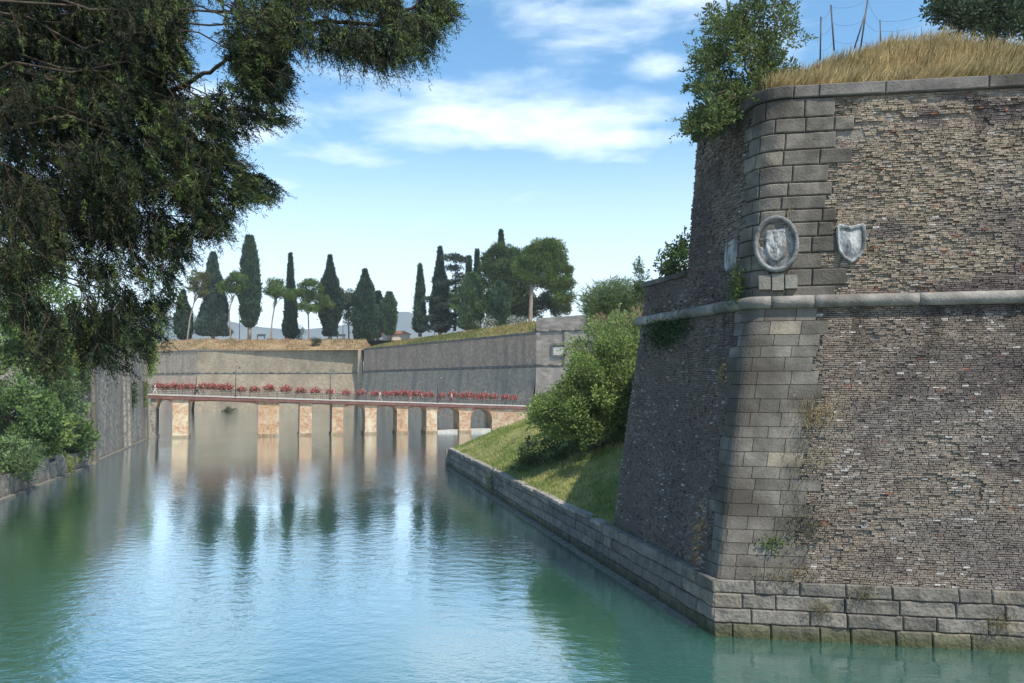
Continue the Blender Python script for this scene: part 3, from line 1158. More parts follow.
# tree showing behind the upper left edge of the bastion
cl = px_clumps([(678, 262, 14, 20, 1), (668, 266, 11, 8, .4), (684, 246, 8, 10, .4), (700, 270, 20, 30, 1.0)], 47, 1.2, 20, .28, .5)
shrub('broadleaf_tree', at(700, 330, 47), cl, 420, .17, .12, (.06, .1, .03), 'leafy tree peeping out left of the upper bastion edge', 'tree', 3, .1, shoots=26, shoot_len=.6, trunk_name='trunk', crown_name='crown')

# shrub on the bastion corner
cd_ = 31.6
spec = [(742, 60, 40, 48, 1.3), (722, 95, 26, 32, .7), (765, 25, 34, 32, .8), (710, 100, 16, 22, .25), (755, 95, 26, 20, .5), (725, 35, 26, 30, .5), (792, 45, 10, 36, .15), (768, 72, 22, 22, .5), (700, 70, 16, 26, .22), (757, -5, 30, 20, .5), (700, 122, 14, 12, .3), (735, 105, 22, 18, .4), (745, 40, 34, 34, .6), (772, 78, 16, 14, .4), (700, 128, 14, 8, .3), (715, 118, 20, 12, .4)]
cl = px_clumps(spec, cd_, 1.4, 40, .2, .42)
shrub('corner_shrub', SP(-1.6, 19.95) + np.array([.7, .6, 0]), cl, 800, .15, .068, (.115, .155, .05), 'wild green bush with long shoots on the bastion corner', 'shrub', 6, .07, shoots=260, shoot_len=.55)
# dark trees at top right behind the grass
cl = px_clumps([(985, 6, 52, 18, 1.5), (948, 8, 16, 10, .4), (1005, 20, 40, 18, 1.2), (975, 24, 30, 12, .6), (1000, -40, 60, 40, 1.0)], 37, 1.6, 34, .4, .65)
shrub('dark_tree', at(990, 40, 39), cl, 330, .17, .11, (.042, .07, .032), 'dark leafy tree behind the dry grass on the near bastion', 'tree', 4, .14, shoots=30, shoot_len=.5, trunk_name='trunk', crown_name='crown')

# netting fence on the mound
t = thing('net_fence', at(850, 45, 35), 'leaning dark posts with sagging netting on the dry grass mound', 'fence')
posts = [((820, 52), (821, 17)), ((834, 42), (831, 5)), ((860, 42), (868, -2)), ((854, 40), (866, 12)), ((881, 42), (880, 20))]
for (a, b_) in posts:
    mm = MB()
    mm.tube([at(*a, 35) - np.array([0, 0, .4]), at(*b_, 35)], .035 if a[0] != 881 else .025, 6)
    mm.build('post', M['metal'], t)
nt = MB()
for ya, yb in ((.05, .1), (.5, .45), (.95, .95)):
    pts = []
    tops = [at(*b_, 35) for a, b_ in (posts[0], posts[1], posts[2], posts[4])] + [at(930, 10, 35)]
    bots = [at(*a, 35) for a, b_ in (posts[0], posts[1], posts[2], posts[4])] + [at(930, 32, 35)]
    for i in range(4):
        for k in np.linspace(0, 1, 6)[:-1]:
            q0, q1 = tops[i] + (bots[i] - tops[i]) * ya, tops[i + 1] + (bots[i + 1] - tops[i + 1]) * ya
            pts.append(q0 + (q1 - q0) * k - np.array([0, 0, .35 * k * (1 - k) * 2]))
    nt.tube(np.array(pts), .006, 3)
nt.build('netting', M['metal'], t)


# ivy and weeds on the bastion
def wall_tuft(name, label, u, z, ru, rz, n, ln, w_, col, hang=.0, thick=.22, cat='weed'):
    uu = u + rng.normal(0, ru * .5, n)
    zz = z + rng.normal(0, rz * .5, n)
    p = SP(uu, zz)
    nn = SN(uu, zz)
    p = p + nn * (rng.random(n) * thick)[:, None]
    d = nn * .8 + np.array([0, 0, .6 - hang * 2]) + rng.normal(0, .55, (n, 3))
    mb = MB()
    mb.leaves(p, d, ln * rng.uniform(.5, 1.3, n), w_ * rng.uniform(.6, 1.3, n), leafcol(col, n, .35))
    o = mb.build(name, M['leaf'])
    return tag(o, label, cat)


wall_tuft('ivy', 'dark green ivy mat on the shaded face below the cordon', -6.6, 11.35, 1.9, .75, 1500, .15, .10, (.04, .075, .025), .5, .3, 'ivy')
wall_tuft('wall_plant', 'bright green plant at the salient just above the cordon', -.75, 12.65, .42, .75, 420, .14, .07, (.10, .15, .035), .1, .45, 'plant')
wall_tuft('straw_weed', 'straw coloured weed hanging high on the quoin edge below the cordon', 2.7, 8.0, .8, .6, 330, .34, .02, (.33, .25, .12), .9, .25)
wall_tuft('dry_weed', 'olive weed in the crumbling joint midway up the quoin edge', 2.6, 6.3, .8, 1.3, 300, .2, .03, (.20, .18, .09), .5)
wall_tuft('wall_weed', 'dull green weed beside the pale broken stone low on the wall', 2.85, 3.9, .8, .9, 420, .16, .04, (.13, .13, .07), .2)
wall_tuft('leafy_weed', 'small bright green weed low on the stone quoin', 1.75, 3.3, .5, .28, 130, .14, .07, (.13, .22, .05), .2)
wall_tuft('straw_weed', 'dry weed on the ledge above the plinth near the quoin', 2.3, 2.25, 1.2, .35, 340, .17, .03, (.22, .18, .09), .1)
wall_tuft('dry_weed', 'brown straggling weed at the shaded foot of the bastion', -1.6, 3.3, .7, 1.8, 260, .3, .02, (.22, .17, .09), .8)
wall_tuft('dry_weed', 'yellowish tuft on the shaded face right of the ivy', -1.35, 9.3, .35, .6, 150, .16, .04, (.17, .16, .07), .3)
wall_tuft('dry_creeper', 'dry creeper along the right rim of the oval medallion', 1.0, 13.7, .3, 2.0, 260, .25, .02, (.33, .26, .13), .8, .15, 'creeper')
for k, (s, z, lab) in enumerate([(3.6, 1.15, 'olive grass tuft in a joint of the plinth near its corner'), (5.0, 1.75, 'dry grass tuft at the upper edge of the plinth'), (9.3, .95, 'brown grass tuft on the plinth at the far right')]):
    n = 160
    p = np.stack([base0[0] + dPR[0] * (s + rng.normal(0, .25, n)), base0[1] + dPR[1] * s + rng.normal(0, .05, n) - .12, z + rng.normal(0, .16, n)], 1)
    mm = MB()
    mm.leaves(p, np.stack([rng.normal(0, .5, n), -rng.random(n), rng.normal(.3, .6, n)], 1), .22, .025, leafcol((.17, .15, .075), n, .35))
    tag(mm.build('grass_tuft', M['blade']), lab, 'weed')

# ------------------------------------------------------------------ far fortress
ZF = 20.0
A_ = at(140, 350, 288)[:2]
B_ = at(198, 350, 265)[:2]
N_ = at(361, 350, 262)[:2]
N2 = at(364, 349, 257)[:2]
O_ = at(537, 333, 172)[:2]
O2 = at(700, 333, 158)[:2]


def wall_run(mb, a, b, zs_, batter, seg=14, flip=False, noise_=.12):
    """battered wall: zs_ list of heights, thickness not seen"""
    a, b = np.asarray(a), np.asarray(b)
    d = nrm(b - a)
    nn = np.array([d[1], -d[0]])
    t = np.linspace(0, 1, seg)
    G = []
    for z, o in zip(zs_, batter):
        row = np.concatenate([a + (b - a) * t[:, None] + nn * o, np.full((seg, 1), z)], 1)
        row[:, :2] += nn * ((fb(row, .3, 5) - .5) * noise_)[:, None]
        G.append(row)
    mb.grid(np.array(G))


def run_thing(name, label, a, b, mlow, mup, zc0=12.3, top=ZF, noise_=.06, cordon=True, extra=None, seg=18):
    c_ = (np.asarray(a) + np.asarray(b)) / 2
    t = thing(name, (c_[0], c_[1], 0), label, 'rampart wall')
    mb = MB()
    wall_run(mb, a, b, [-1, 2, 5, 8, 10, zc0], [2.1, 1.7, 1.2, .75, .4, .12], seg, noise_=noise_)
    mb.build('lower_scarp', M[mlow], t)
    mb = MB()
    wall_run(mb, a, b, [zc0, 14, 16, 18, top - .45], [0, 0, 0, 0, 0], seg, noise_=noise_)
    # back face and top so that the wall is solid
    d = nrm(np.asarray(b) - np.asarray(a))
    nn = np.array([d[1], -d[0]])
    aa, bb = np.asarray(a) - nn * 1.6, np.asarray(b) - nn * 1.6
    mb.add([(*a, top - .45), (*b, top - .45), (*bb, top - .45), (*aa, top - .45), (*bb, -1), (*aa, -1)], [(0, 1, 2, 3), (3, 2, 4, 5)])
    mb.build('upper_scarp', M[mup], t)
    mb = MB()
    L = np.linalg.norm(np.asarray(b) - np.asarray(a))
    k = int(L / 3)
    for i in range(k):
        s0, s1 = L * i / k + .02, L * (i + 1) / k - .02
        p0, p1 = np.asarray(a) + d * s0 + nn * .05, np.asarray(a) + d * s1 + nn * .05
        mb.tube([(*p0, zc0), (*p1, zc0)], .33, 8, np.ones(3))
    mb.build('cordon', M['far_trim'], t)
    mb = MB()
    for i in range(k):
        c_ = np.asarray(a) + d * (L * (i + .5) / k) - nn * .3
        mb.box((*c_, top - .2 + rnd.uniform(-.06, .06)), (L / k - .05, 1.0, .5), math.atan2(d[1], d[0]))
    mb.build('coping', M['far_trim'], t)
    return t


run_thing('side_rampart', 'shaded far rampart face left of the sunlit corner', A_, B_, 'curtain_low', 'curtain_low')
run_thing('front_rampart', 'sunlit tan far rampart facing the bridge below the cypress row', B_, N_, 'far_wall', 'far_wall')
run_thing('curtain_rampart', 'long shaded rampart running back behind the right half of the bridge', N2, O_, 'curtain_low', 'curtain', zc0=12.6)
# pilaster in the re-entrant angle
tt = thing('corner_pier', (*N_, 0), 'dark leaning pier in the angle between the two far ramparts', 'pier')
mb = MB()
d = nrm(N_ - N2)
mb.prism([(0, -1), (2.6, -1), (1.5, 19.9), (.5, 19.9)], lambda s, w_, z: np.array([N_[0] - .8 + s, N_[1] - 1.6 - w_ + (2.0 - .1 * z), z]), 0, 2)
mb.build('pier_shaft', M['curtain_low'], tt)

# flank with raised parapet at the right end
c_ = (O_ + O2) / 2
t = thing('flank_rampart', (*c_, 0), 'grey far rampart block with pale framed plaque behind the bushy tree', 'rampart wall')
d = nrm(O2 - O_)
nn = np.array([d[1], -d[0]])
mb = MB()
wall_run(mb, O_ + nn * .3, O2 + nn * .3, [-1, 4, 8, 12.8], [2.0, 1.3, .7, .1], 18)
mb.build('lower_scarp', M['flank'], t)
mb = MB()
wall_run(mb, O_ + nn * .3, O2 + nn * .3, [12.8, 16, 20.0], [0, 0, 0], 18)
e0, e1 = O_ - nn * 7, O_ + nn * .3
mb.add([(*e0, 12), (*e1, 12), (*e1, 22.9), (*e0, 22.9)], [(0, 1, 2, 3)])
mb.build('upper_scarp', M['flank'], t)
mb = MB()
h_l, h_r = 22.9, 24.0
wl = MB()
G = []
for z in (20.3, 21.5, 99):
    s = np.linspace(0, 1, 14)
    zz = np.minimum(z, h_l + (h_r - h_l) * s * 1.2) if z == 99 else np.full(14, z)
    row = np.concatenate([O_ + (O2 - O_) * s[:, None] + nn * .15, zz[:, None]], 1)
    G.append(row)
bk_ = G[-1].copy()
bk_[:, :2] -= nn * 1.4
G.append(bk_)
b2 = bk_.copy()
b2[:, 2] = 12
G.append(b2)
mb.grid(np.array(G))
mb.build('parapet', M['flank'], t)
mb = MB()
L = np.linalg.norm(O2 - O_)
for zc, r_ in ((12.8, .33), (20.15, .26)):
    for i in range(12):
        p0, p1 = O_ + d * (L * i / 12 + .02) + nn * .35, O_ + d * (L * (i + 1) / 12 - .02) + nn * .35
        mb.tube([(*p0, zc), (*p1, zc)], r_, 8)
mb.build('cordon', M['far_trim'], t)
for s in (.5, 6.9):
    mb = MB()
    p = O_ + d * s + nn * .5
    mb.box((*p, 16.4), (.8, .3, 6.8), math.atan2(d[1], d[0]))
    mb.build('pilaster', M['flank'], t)
# plaque
pq = at(560, 352, 170)
s = (pq[:2] - O_) @ d
p = O_ + d * s + nn * .42
fr = MB()
rz = math.atan2(d[1], d[0])
for dx, dz, sx, sz in ((0, 1.25, 3.4, .35), (0, -1.25, 3.4, .35), (-1.5, 0, .4, 2.15), (1.5, 0, .4, 2.15)):
    fr.box((*(p + d * dx), 16.0 + dz), (sx, .4, sz), rz)
f_ = fr.build('plaque_frame', M['far_trim'], t)
pl_ = MB()
pl_.box((*(p - nn * .1), 15.75), (2.58, .2, 1.65), rz)
pl_.build('plaque', M['plaster'], t)

# earth tops behind the walls
def earth(name, label, pts, ins, m, prof, kind='structure', seg=14, lift=(0, 0)):
    mb = MB()
    for i in range(len(pts) - 1):
        a, b, ai, bi = (np.asarray(q, float) for q in (pts[i], pts[i + 1], ins[i], ins[i + 1]))
        G = []
        for f_, z in prof:
            s = np.linspace(0, 1, seg)[:, None]
            row = (a + (b - a) * s) * (1 - f_) + (ai + (bi - ai) * s) * f_
            row = np.concatenate([row, np.full((seg, 1), z)], 1)
            row[:, 2] += (fb(row, .12, 9) - .5) * 1.0 * min(1, f_ * 5) + f_ * (lift[0] + (lift[1] - lift[0]) * s[:, 0])
            G.append(row)
        mb.grid(np.array(G))
    o = mb.build(name, m, smooth=True)
    return tag(o, label, kind=kind)


iA, iB, iN = at(120, 340, 300)[:2], at(203, 340, 276)[:2], at(366, 340, 274)[:2]
prof = [(0, 19.7), (.12, 20.1), (.6, 22.4), (.85, 23.6), (1, 23.9)]
earth('rampart_slope', 'dry brown slope on top of the far front rampart', [A_, B_, N_ + np.array([4, -3])], [iA, iB, iN], M['brown_slope'], prof)
iN2, iO = N2 + np.array([9.5, 7.5]), O_ + np.array([4.6, 4.4])
earth('curtain_bank', 'yellow green grass slope on top of the long curtain wall', [N2 + np.array([-1.5, 2]), O_], [iN2, iO], M['green_slope'], [(0, 19.7), (.1, 20.1), (.6, 21.8), (1, 23.0)], lift=(-.6, .2))
mb = MB()
pg = [(*iA, 23.8), (*iB, 23.8), (*iN, 23.7), (*iN2, 23.0), (*iO, 23.2), (O2[0], O2[1] + 3, 23.4), (140, 200, 23), (140, 480, 22), (-260, 480, 22), (-260, 330, 22)]
mb.add(pg, [tuple(range(len(pg)))])
tag(mb.build('fortress_ground', M['brown_slope']), 'ground level inside the far fortress', kind='structure')
# grass fringe on the far slopes
mm = MB()
n = 9000
s = rng.random(n)
f_ = rng.random(n)
p = (N2 + (O_ - N2) * s[:, None]) * (1 - f_[:, None]) + (iN2 + (iO - iN2) * s[:, None]) * f_[:, None]
p = np.concatenate([p, (np.interp(f_, [0, .1, .6, 1], [19.7, 20.1, 21.8, 23.0]) + f_ * (-.6 + .8 * s))[:, None]], 1)
c_ = leafcol((.26, .22, .085), n, .35)
gg = vn(p, .12, 4) > .5
c_[gg] = leafcol((.14, .16, .05), gg.sum(), .3)
mm.leaves(p, np.stack([rng.normal(0, .5, n), rng.normal(0, .5, n), np.ones(n)], 1), rng.uniform(.4, 1.0, n), .14, c_)
tag(mm.build('slope_grass', M['blade']), 'tufted grass on the slope above the long curtain wall', 'grass', kind='stuff')
mm = MB()
for (a, b, ai, bi, n) in ((B_, N_ + np.array([4, -3]), iB, iN, 9000), (A_, B_, iA, iB, 3000)):
    s, f_ = rng.random(n), rng.random(n)
    p = (a + (b - a) * s[:, None]) * (1 - f_[:, None]) + (ai + (bi - ai) * s[:, None]) * f_[:, None]
    p = np.concatenate([p, np.interp(f_, [q[0] for q in prof], [q[1] for q in prof])[:, None]], 1)
    p[:, 2] += (fb(p, .12, 9) - .5) * np.minimum(1, f_ * 5) - .1
    k = vn(p, .35, 6)
    ok = rng.random(n) < .2 + k
    p, k = p[ok], k[ok]
    c_ = leafcol((.33, .22, .115), len(p), .4)
    g2 = (vn(p, .16, 14) > .62) & (rng.random(len(p)) < .6)
    c_[g2] = leafcol((.17, .165, .06), g2.sum(), .3)
    mm.leaves(p, np.stack([rng.normal(0, .6, len(p)), rng.normal(0, .5, len(p)), np.ones(len(p))], 1), rng.uniform(.3, .9, len(p)) * (.5 + k), .13, c_)
tag(mm.build('rampart_grass', M['blade']), 'short dry grass on the brown slope of the far front rampart', 'grass', kind='stuff')

# ------------------------------------------------------------------ bridge
BP0, BP1 = atz(147, 438.5, 0)[:2], atz(500, 431.8, 0)[:2]
bd = nrm(BP1 - BP0)
bn = np.array([-bd[1], bd[0]])                     # away from the camera
if bn[1] < 0:
    bn = -bn
BW = 4.6


def bsz(px, py, w_=0.0):
    d_ = ray(px, py)
    n_ = np.array([bd[1], -bd[0]])
    k = ((BP0 + bn * w_ - EYE[:2]) @ n_) / (d_[:2] @ n_)
    p = EYE + d_ * k
    return (p[:2] - BP0 - bn * w_) @ bd, p[2]


def bmap(s, w_, z):
    q = BP0 + bd * s + bn * w_
    return np.array([q[0], q[1], z])


sA, zA = bsz(150, 394.2)
sB, zB = bsz(530, 405.9)
dz = lambda s: zA + (zB - zA) * (s - sA) / (sB - sA)      # top of the walkway
S0, S1 = bsz(146, 400)[0] - 3, bsz(556, 410)[0]
c_ = bmap((S0 + S1) / 2, BW / 2, 0)
bridge = thing('arched_bridge', (c_[0], c_[1], 0), 'low brick pier footbridge crossing the canal hung with red flowers', 'bridge')
mb = MB()
mb.prism([(S0, dz(S0)), (S1, dz(S1)), (S1, dz(S1) - .14), (S0, dz(S0) - .14)], bmap, -.5, BW + .5)
mb.build('deck', M['deck'], bridge)
mb = MB()
mb.prism([(S0, dz(S0) - .14), (S1, dz(S1) - .14), (S1, dz(S1) - .62), (S0, dz(S0) - .68)], bmap, -.42, BW + .42)
mb.build('edge_beam', M['redbeam'], bridge)
ub = lambda s: dz(s) - .70
# piers from pixel columns
piers = [(150, 155.5), (172.5, 188), (258, 279), (299.5, 311.8), (332, 343.3), (365, 376.5), (397, 408), (426.5, 437), (459.3, 470.6), (492, 503)]
PS = [(bsz(a, 420)[0], bsz(b_, 420)[0]) for a, b_ in piers]
PS[-1] = (PS[-1][0], S1)
tn = np.array([.8, .8, .8])
for i, (a, b_) in enumerate(PS):
    mb = MB()
    tint = [(.9, .9, .9), (1.2, 1.2, 1.15), (.95, .84, .74), (1.02, .98, .92), (.95, .87, .78), (1.1, 1.08, 1.02), (.95, .88, .78), (1.1, 1.08, 1.02), (.98, .92, .86), (.85, .82, .77)][i]
    mb.prism([(a, -1), (b_, -1), (b_, ub(b_)), (a, ub(a))], bmap, 0, BW, np.array(tint))
    if i < len(PS) - 1:
        mb.prism([(a - .12, -1), (b_ + .12, -1), (b_ + .12, .38), (a - .12, .38)], bmap, -.14, BW + .14, np.array([.6, .6, .55]))
    mb.build('pier' if 0 < i < len(PS) - 1 else 'abutment', M['left_wall'] if i == 0 else M['pier'], bridge)
for i in range(len(PS) - 1):
    a, b_ = PS[i][1], PS[i + 1][0]
    rise = {0: 1.5, 1: .35, 2: .12, 3: .12, 4: .85, 5: .75, 6: .5, 7: .8, 8: 1.6}[i]
    zt = lambda s: ub(s) - .012
    k = 12
    arc = []
    for j in range(k + 1):
        f_ = j / k
        s = a + (b_ - a) * f_
        e = abs(2 * f_ - 1)
        arc.append((s, ub(s) - .15 - rise * (1 - math.sqrt(max(0, 1 - e ** 2.2)))))
    mb = MB()
    for j in range(k):
        (s0_, z0_), (s1_, z1_) = arc[j], arc[j + 1]
        mb.prism([(s0_, z0_), (s1_, z1_), (s1_, zt(s1_)), (s0_, zt(s0_))], bmap, .05, BW - .05)
    ao = mb.build('arch', M['pier'] if rise > .3 else M['left_wall'], bridge)
    if rise > .3:
        mb = MB()
        for j in range(k):
            (s0_, z0_), (s1_, z1_) = arc[j], arc[j + 1]
            top = lambda s_, z_: (s_, min(z_ + .42, ub(s_) - .03))
            mb.prism([(s0_, z0_ + .004), (s1_, z1_ + .004), top(s1_, z1_), top(s0_, z0_)], bmap, -.03, .3)
        mb.build('arch_ring', M['ring'], bridge)
# sill under the last arch
mb = MB()
s0_ = PS[7][1] + .2
mb.prism([(s0_, -1), (S1, -1), (S1, .75), (PS[8][0], .55), (s0_, .35)], bmap, .4, BW - .3)
mb.build('sill', M['deck'], bridge)
# railings
for w_ in (.0, BW):
    mb = MB()
    s = S0 + 1
    while s < S1:
        mb.tube([bmap(s, w_, dz(s) - .02), bmap(s, w_, dz(s) + 1.08)], .028, 4)
        s += 1.5
    for hz in (.22, .5, .8, 1.08):
        mb.tube([bmap(S0, w_, dz(S0) + hz), bmap(S1, w_, dz(S1) + hz)], .022, 4)
    mb.build('railing', M['metal'], bridge)

# flower boxes along the near rail
fx = [158, 166, 174, 182, 190, 203, 211.5, 220, 227.5, 241, 254, 269, 285.5, 300.5, 315, 330, 346, 361, 375, 385.5, 394.5, 403, 410, 417, 423.5, 430]
fx2 = [441.5, 452, 461.5, 469, 476.5, 484, 493, 505, 513]
ORD = ['first', 'second', 'third', 'fourth', 'fifth', 'sixth', 'seventh', 'eighth', 'ninth', 'tenth', 'eleventh', 'twelfth', 'thirteenth', 'fourteenth', 'fifteenth', 'sixteenth', 'seventeenth',
       'eighteenth', 'nineteenth', 'twentieth', 'twenty-first', 'twenty-second', 'twenty-third', 'twenty-fourth', 'twenty-fifth', 'twenty-sixth']
fb_src = []
for v in range(4):
    n = 330
    mbp, mbl, mbt = MB(), MB(), MB()
    p = rng.normal(0, 1, (n, 3)) * np.array([.36, .14, .17]) + np.array([0, -.14, 1.06])
    p[:, 2] -= .12 * np.abs(p[:, 0])
    red = np.array([.52, .09, .09]) * rng.uniform(.5, 1.25, n)[:, None]
    pk = rng.random(n) < .42
    red[pk] = np.array([.62, .28, .27]) * rng.uniform(.8, 1.2, pk.sum())[:, None]
    mbp.leaves(p, unit(n), rng.uniform(.10, .2, n), .13, red)
    n2_ = 190
    p = rng.normal(0, 1, (n2_, 3)) * np.array([.36, .13, .15]) + np.array([0, -.12, .94])
    mbl.leaves(p, unit(n2_) - np.array([0, 0, .3]), .17, .11, leafcol((.06, .10, .03), n2_))
    mbt.box((0, -.14, .86), (1.15, .22, .2), taper=1.15)
    e = bpy.data.objects.new('flower_box', None)
    e['_o'] = [0, 0, 0]
    COL.objects.link(e)
    kids = [mbp.build('blossoms', M['petal'], e), mbl.build('leaves', M['leaf'], e), mbt.build('planter', M['planter'], e)]
    fb_src.append((e, kids))
used = [False] * 4
for grp, xs, lab in ((0, fx, '{} red geranium box from the left end of the bridge railing'), (1, fx2, '{} red geranium box right of the gap in the bridge flowers')):
    for i, x in enumerate(xs):
        v = rng.integers(4) if (grp or i > 3) else i
        e, kids = fb_src[v]
        if not used[v]:
            used[v] = True
            o = e
        else:
            o = e.copy()
            COL.objects.link(o)
            for kd in kids:
                c2 = kd.copy()
                COL.objects.link(c2)
                c2.parent = o
        s = bsz(x, 388, BW - .1)[0]
        o.location = bmap(s, BW - .02, dz(s) - .05 + rnd.uniform(-.06, .06))
        sc_ = rnd.uniform(.95, 1.2)
        o.scale = (sc_ * (1.22 if grp == 0 and i > 8 else 1.12), sc_, sc_ * 1.4)
        o.rotation_euler = (0, 0, math.atan2(bd[1], bd[0]))
        tag(o, lab.format(ORD[i]), 'flower box', 'geranium boxes along the bridge railing')

# lamp posts
for x, ytop, lab in ((236, 363, 'tallest dark lamp post on the left half of the bridge'), (330.5, 367, 'dark lamp post near the middle of the bridge'), (438, 373, 'lamp post standing in the gap between the flower boxes')):
    s, zt = bsz(x, ytop)
    zt = min(zt, dz(s) + 5.2)
    b0 = bmap(s, .25, dz(s))
    t = thing('street_lamp', b0, lab, 'street lamp', 'lamp posts on the bridge')
    mb = MB()
    mb.tube([b0, b0 + np.array([0, 0, .35])], .16, 8)
    mb.tube([b0 + np.array([0, 0, .3]), b0 + np.array([0, 0, zt - dz(s)])], [.075, .055], 8)
    top = b0 + np.array([0, 0, zt - dz(s)])
    arm = [top - np.array([0, 0, .1]), top + np.array([.25, 0, .12]), top + np.array([.55, 0, .02]), top + np.array([.62, 0, -.2])]
    mb.tube(arm, .035, 5)
    mb.build('post', M['metal'], t)
    mb = MB()
    mb.tube([top + np.array([.62, 0, -.2]), top + np.array([.62, 0, -.32]), top + np.array([.62, 0, -.5])], [.06, .17, .2], 10)
    mb.build('lamp_shade', M['metal'], t)
    mb = MB()
    mb.tube([top + np.array([.62, 0, -.5]), top + np.array([.62, 0, -.62])], [.17, .08], 10)
    mb.build('lamp_glass', M['lampglass'], t)


# ------------------------------------------------------------------ people
def skin_mesh(name, verts, edges, radii, m, sub=1):
    me = bpy.data.meshes.new(name)
    me.from_pydata([tuple(v) for v in verts], edges, [])
    o = bpy.data.objects.new(name, me)
    COL.objects.link(o)
    o.modifiers.new('s', 'SKIN')
    o.modifiers.new('u', 'SUBSURF').levels = sub
    sv = me.skin_vertices[0].data
    for i, r_ in enumerate(radii):
        sv[i].radius = (r_, r_) if not isinstance(r_, tuple) else r_
    sv[0].use_root = True
    dg = bpy.context.evaluated_depsgraph_get()
    dg.update()
    m2 = bpy.data.meshes.new_from_object(o.evaluated_get(dg))
    bpy.data.objects.remove(o)
    m2.name = name
    m2.materials.clear()
    m2.materials.append(m)
    for p in m2.polygons:
        p.use_smooth = True
    return m2


def person(loc, face, label, shirt, trousers, hair, stride=.28, h=1.72, shorts=False, arm=.22):
    k = h / 1.72
    o = thing('person', loc, label, 'person')
    o.rotation_euler = (0, 0, face)
    sx = lambda a: [tuple(np.array(v) * k) for v in a]
    # x sideways, y forward
    hp, sh = .095, .185
    V = [(0, 0, .95), (0, 0, 1.12), (0, 0, 1.32), (0, 0, 1.45), (0, .02, 1.53), (0, .03, 1.60), (0, .03, 1.70)]
    E = [(0, 1), (1, 2), (2, 3), (3, 4), (4, 5), (5, 6)]
    Rr = [.125, .115, .14, .075, .052, .088, .07]
    jt = {}
    for sgn, ph in ((-1, 1), (1, -1)):
        b0 = len(V)
        V += [(sgn * hp, ph * .02, .88), (sgn * hp, ph * stride * .55 + .03, .49), (sgn * hp, ph * stride - (.08 if ph < 0 else 0), .09), (sgn * hp, ph * stride + .15, .04)]
        E += [(0, b0), (b0, b0 + 1), (b0 + 1, b0 + 2), (b0 + 2, b0 + 3)]
        Rr += [.088, .058, .04, .035]
        a0 = len(V)
        V += [(sgn * sh, 0, 1.40), (sgn * (sh + .05), -ph * arm * .5, 1.13), (sgn * (sh + .03), -ph * arm + .1, .90), (sgn * (sh + .02), -ph * arm + .14, .80)]
        E += [(2, a0), (a0, a0 + 1), (a0 + 1, a0 + 2), (a0 + 2, a0 + 3)]
        Rr += [.056, .042, .032, .036]
        jt[sgn] = (b0, a0)
    body = bpy.data.objects.new('body', skin_mesh('body', sx(V), E, [r_ * k for r_ in Rr], M['skin']))
    # clothes: looser copies of the same limbs
    Vt = [V[0], V[1], V[2], (0, 0, 1.43)] + [V[jt[s_][1]] for s_ in (-1, 1)] + [tuple(np.array(V[jt[s_][1]]) * .35 + np.array(V[jt[s_][1] + 1]) * .65) for s_ in (-1, 1)]
    Et = [(0, 1), (1, 2), (2, 3), (2, 4), (2, 5), (4, 6), (5, 7)]
    top = bpy.data.objects.new('shirt', skin_mesh('shirt', sx(Vt), Et, [r_ * k for r_ in (.145, .138, .16, .08, .075, .075, .062, .062)], CL[shirt]))
    Vl, El, Rl = [(0, 0, .97)], [], [.15]
    for s_ in (-1, 1):
        b0 = jt[s_][0]
        q = len(Vl)
        Vl += [V[b0], V[b0 + 1]] + ([] if shorts else [V[b0 + 2]])
        El += [(0, q), (q, q + 1)] + ([] if shorts else [(q + 1, q + 2)])
        Rl += [.108, .082] + ([] if shorts else [.062])
    leg = bpy.data.objects.new('trousers', skin_mesh('trousers', sx(Vl), El, [r_ * k for r_ in Rl], CL[trousers]))
    hr = bpy.data.objects.new('hair', skin_mesh('hair', sx([(0, .0, 1.66), (0, -.02, 1.70), (0, -.055, 1.58)]), [(0, 1), (1, 2)], [.098 * k, .09 * k, .06 * k], CL[hair]))
    for c in (body, top, leg, hr):
        COL.objects.link(c)
        c.parent = o
    return o


ang = math.atan2(bd[1], bd[0]) - math.pi / 2       # facing along the bridge to the right
PE = [(155, .9, 1, 'person in a white top at the far left end of the bridge', 'white', 'white', 'hair', False, 1.72),
      (197.3, .8, 1, 'person all in black striding near the left end of the bridge', 'black', 'black', 'hair', False, 1.78),
      (203.8, 1.0, -1, 'person in a dark top and grey trousers walking behind the one in black', 'navy', 'grey', 'hair', False, 1.66),
      (334, .8, 1, 'person in a pink top beside the middle lamp post', 'pink', 'beige', 'fair', False, 1.86),
      (380, .9, -1, 'person in a white top and pale trousers behind the flowers', 'white', 'beige', 'hair', False, 1.78),
      (410.5, .9, 1, 'bare legged person in beige shorts behind the flower boxes', 'maroon', 'beige', 'hair', True, 1.68),
      (421.5, .9, 1, 'person in blue jeans behind the flower boxes left of the gap', 'grey', 'jeans', 'hair', False, 1.7),
      (451.5, .8, -1, 'person in a cream top and dark trousers right of the gap in the flowers', 'cream', 'maroon', 'fair', False, 1.9)]
for x, w_, dr, lab, a, b_, hr, sh_, hh in PE:
    s = bsz(x, 388, w_)[0]
    person(bmap(s, w_, dz(s) + .005), ang + (0 if dr > 0 else math.pi), lab, a, b_, hr, shorts=sh_, h=hh)


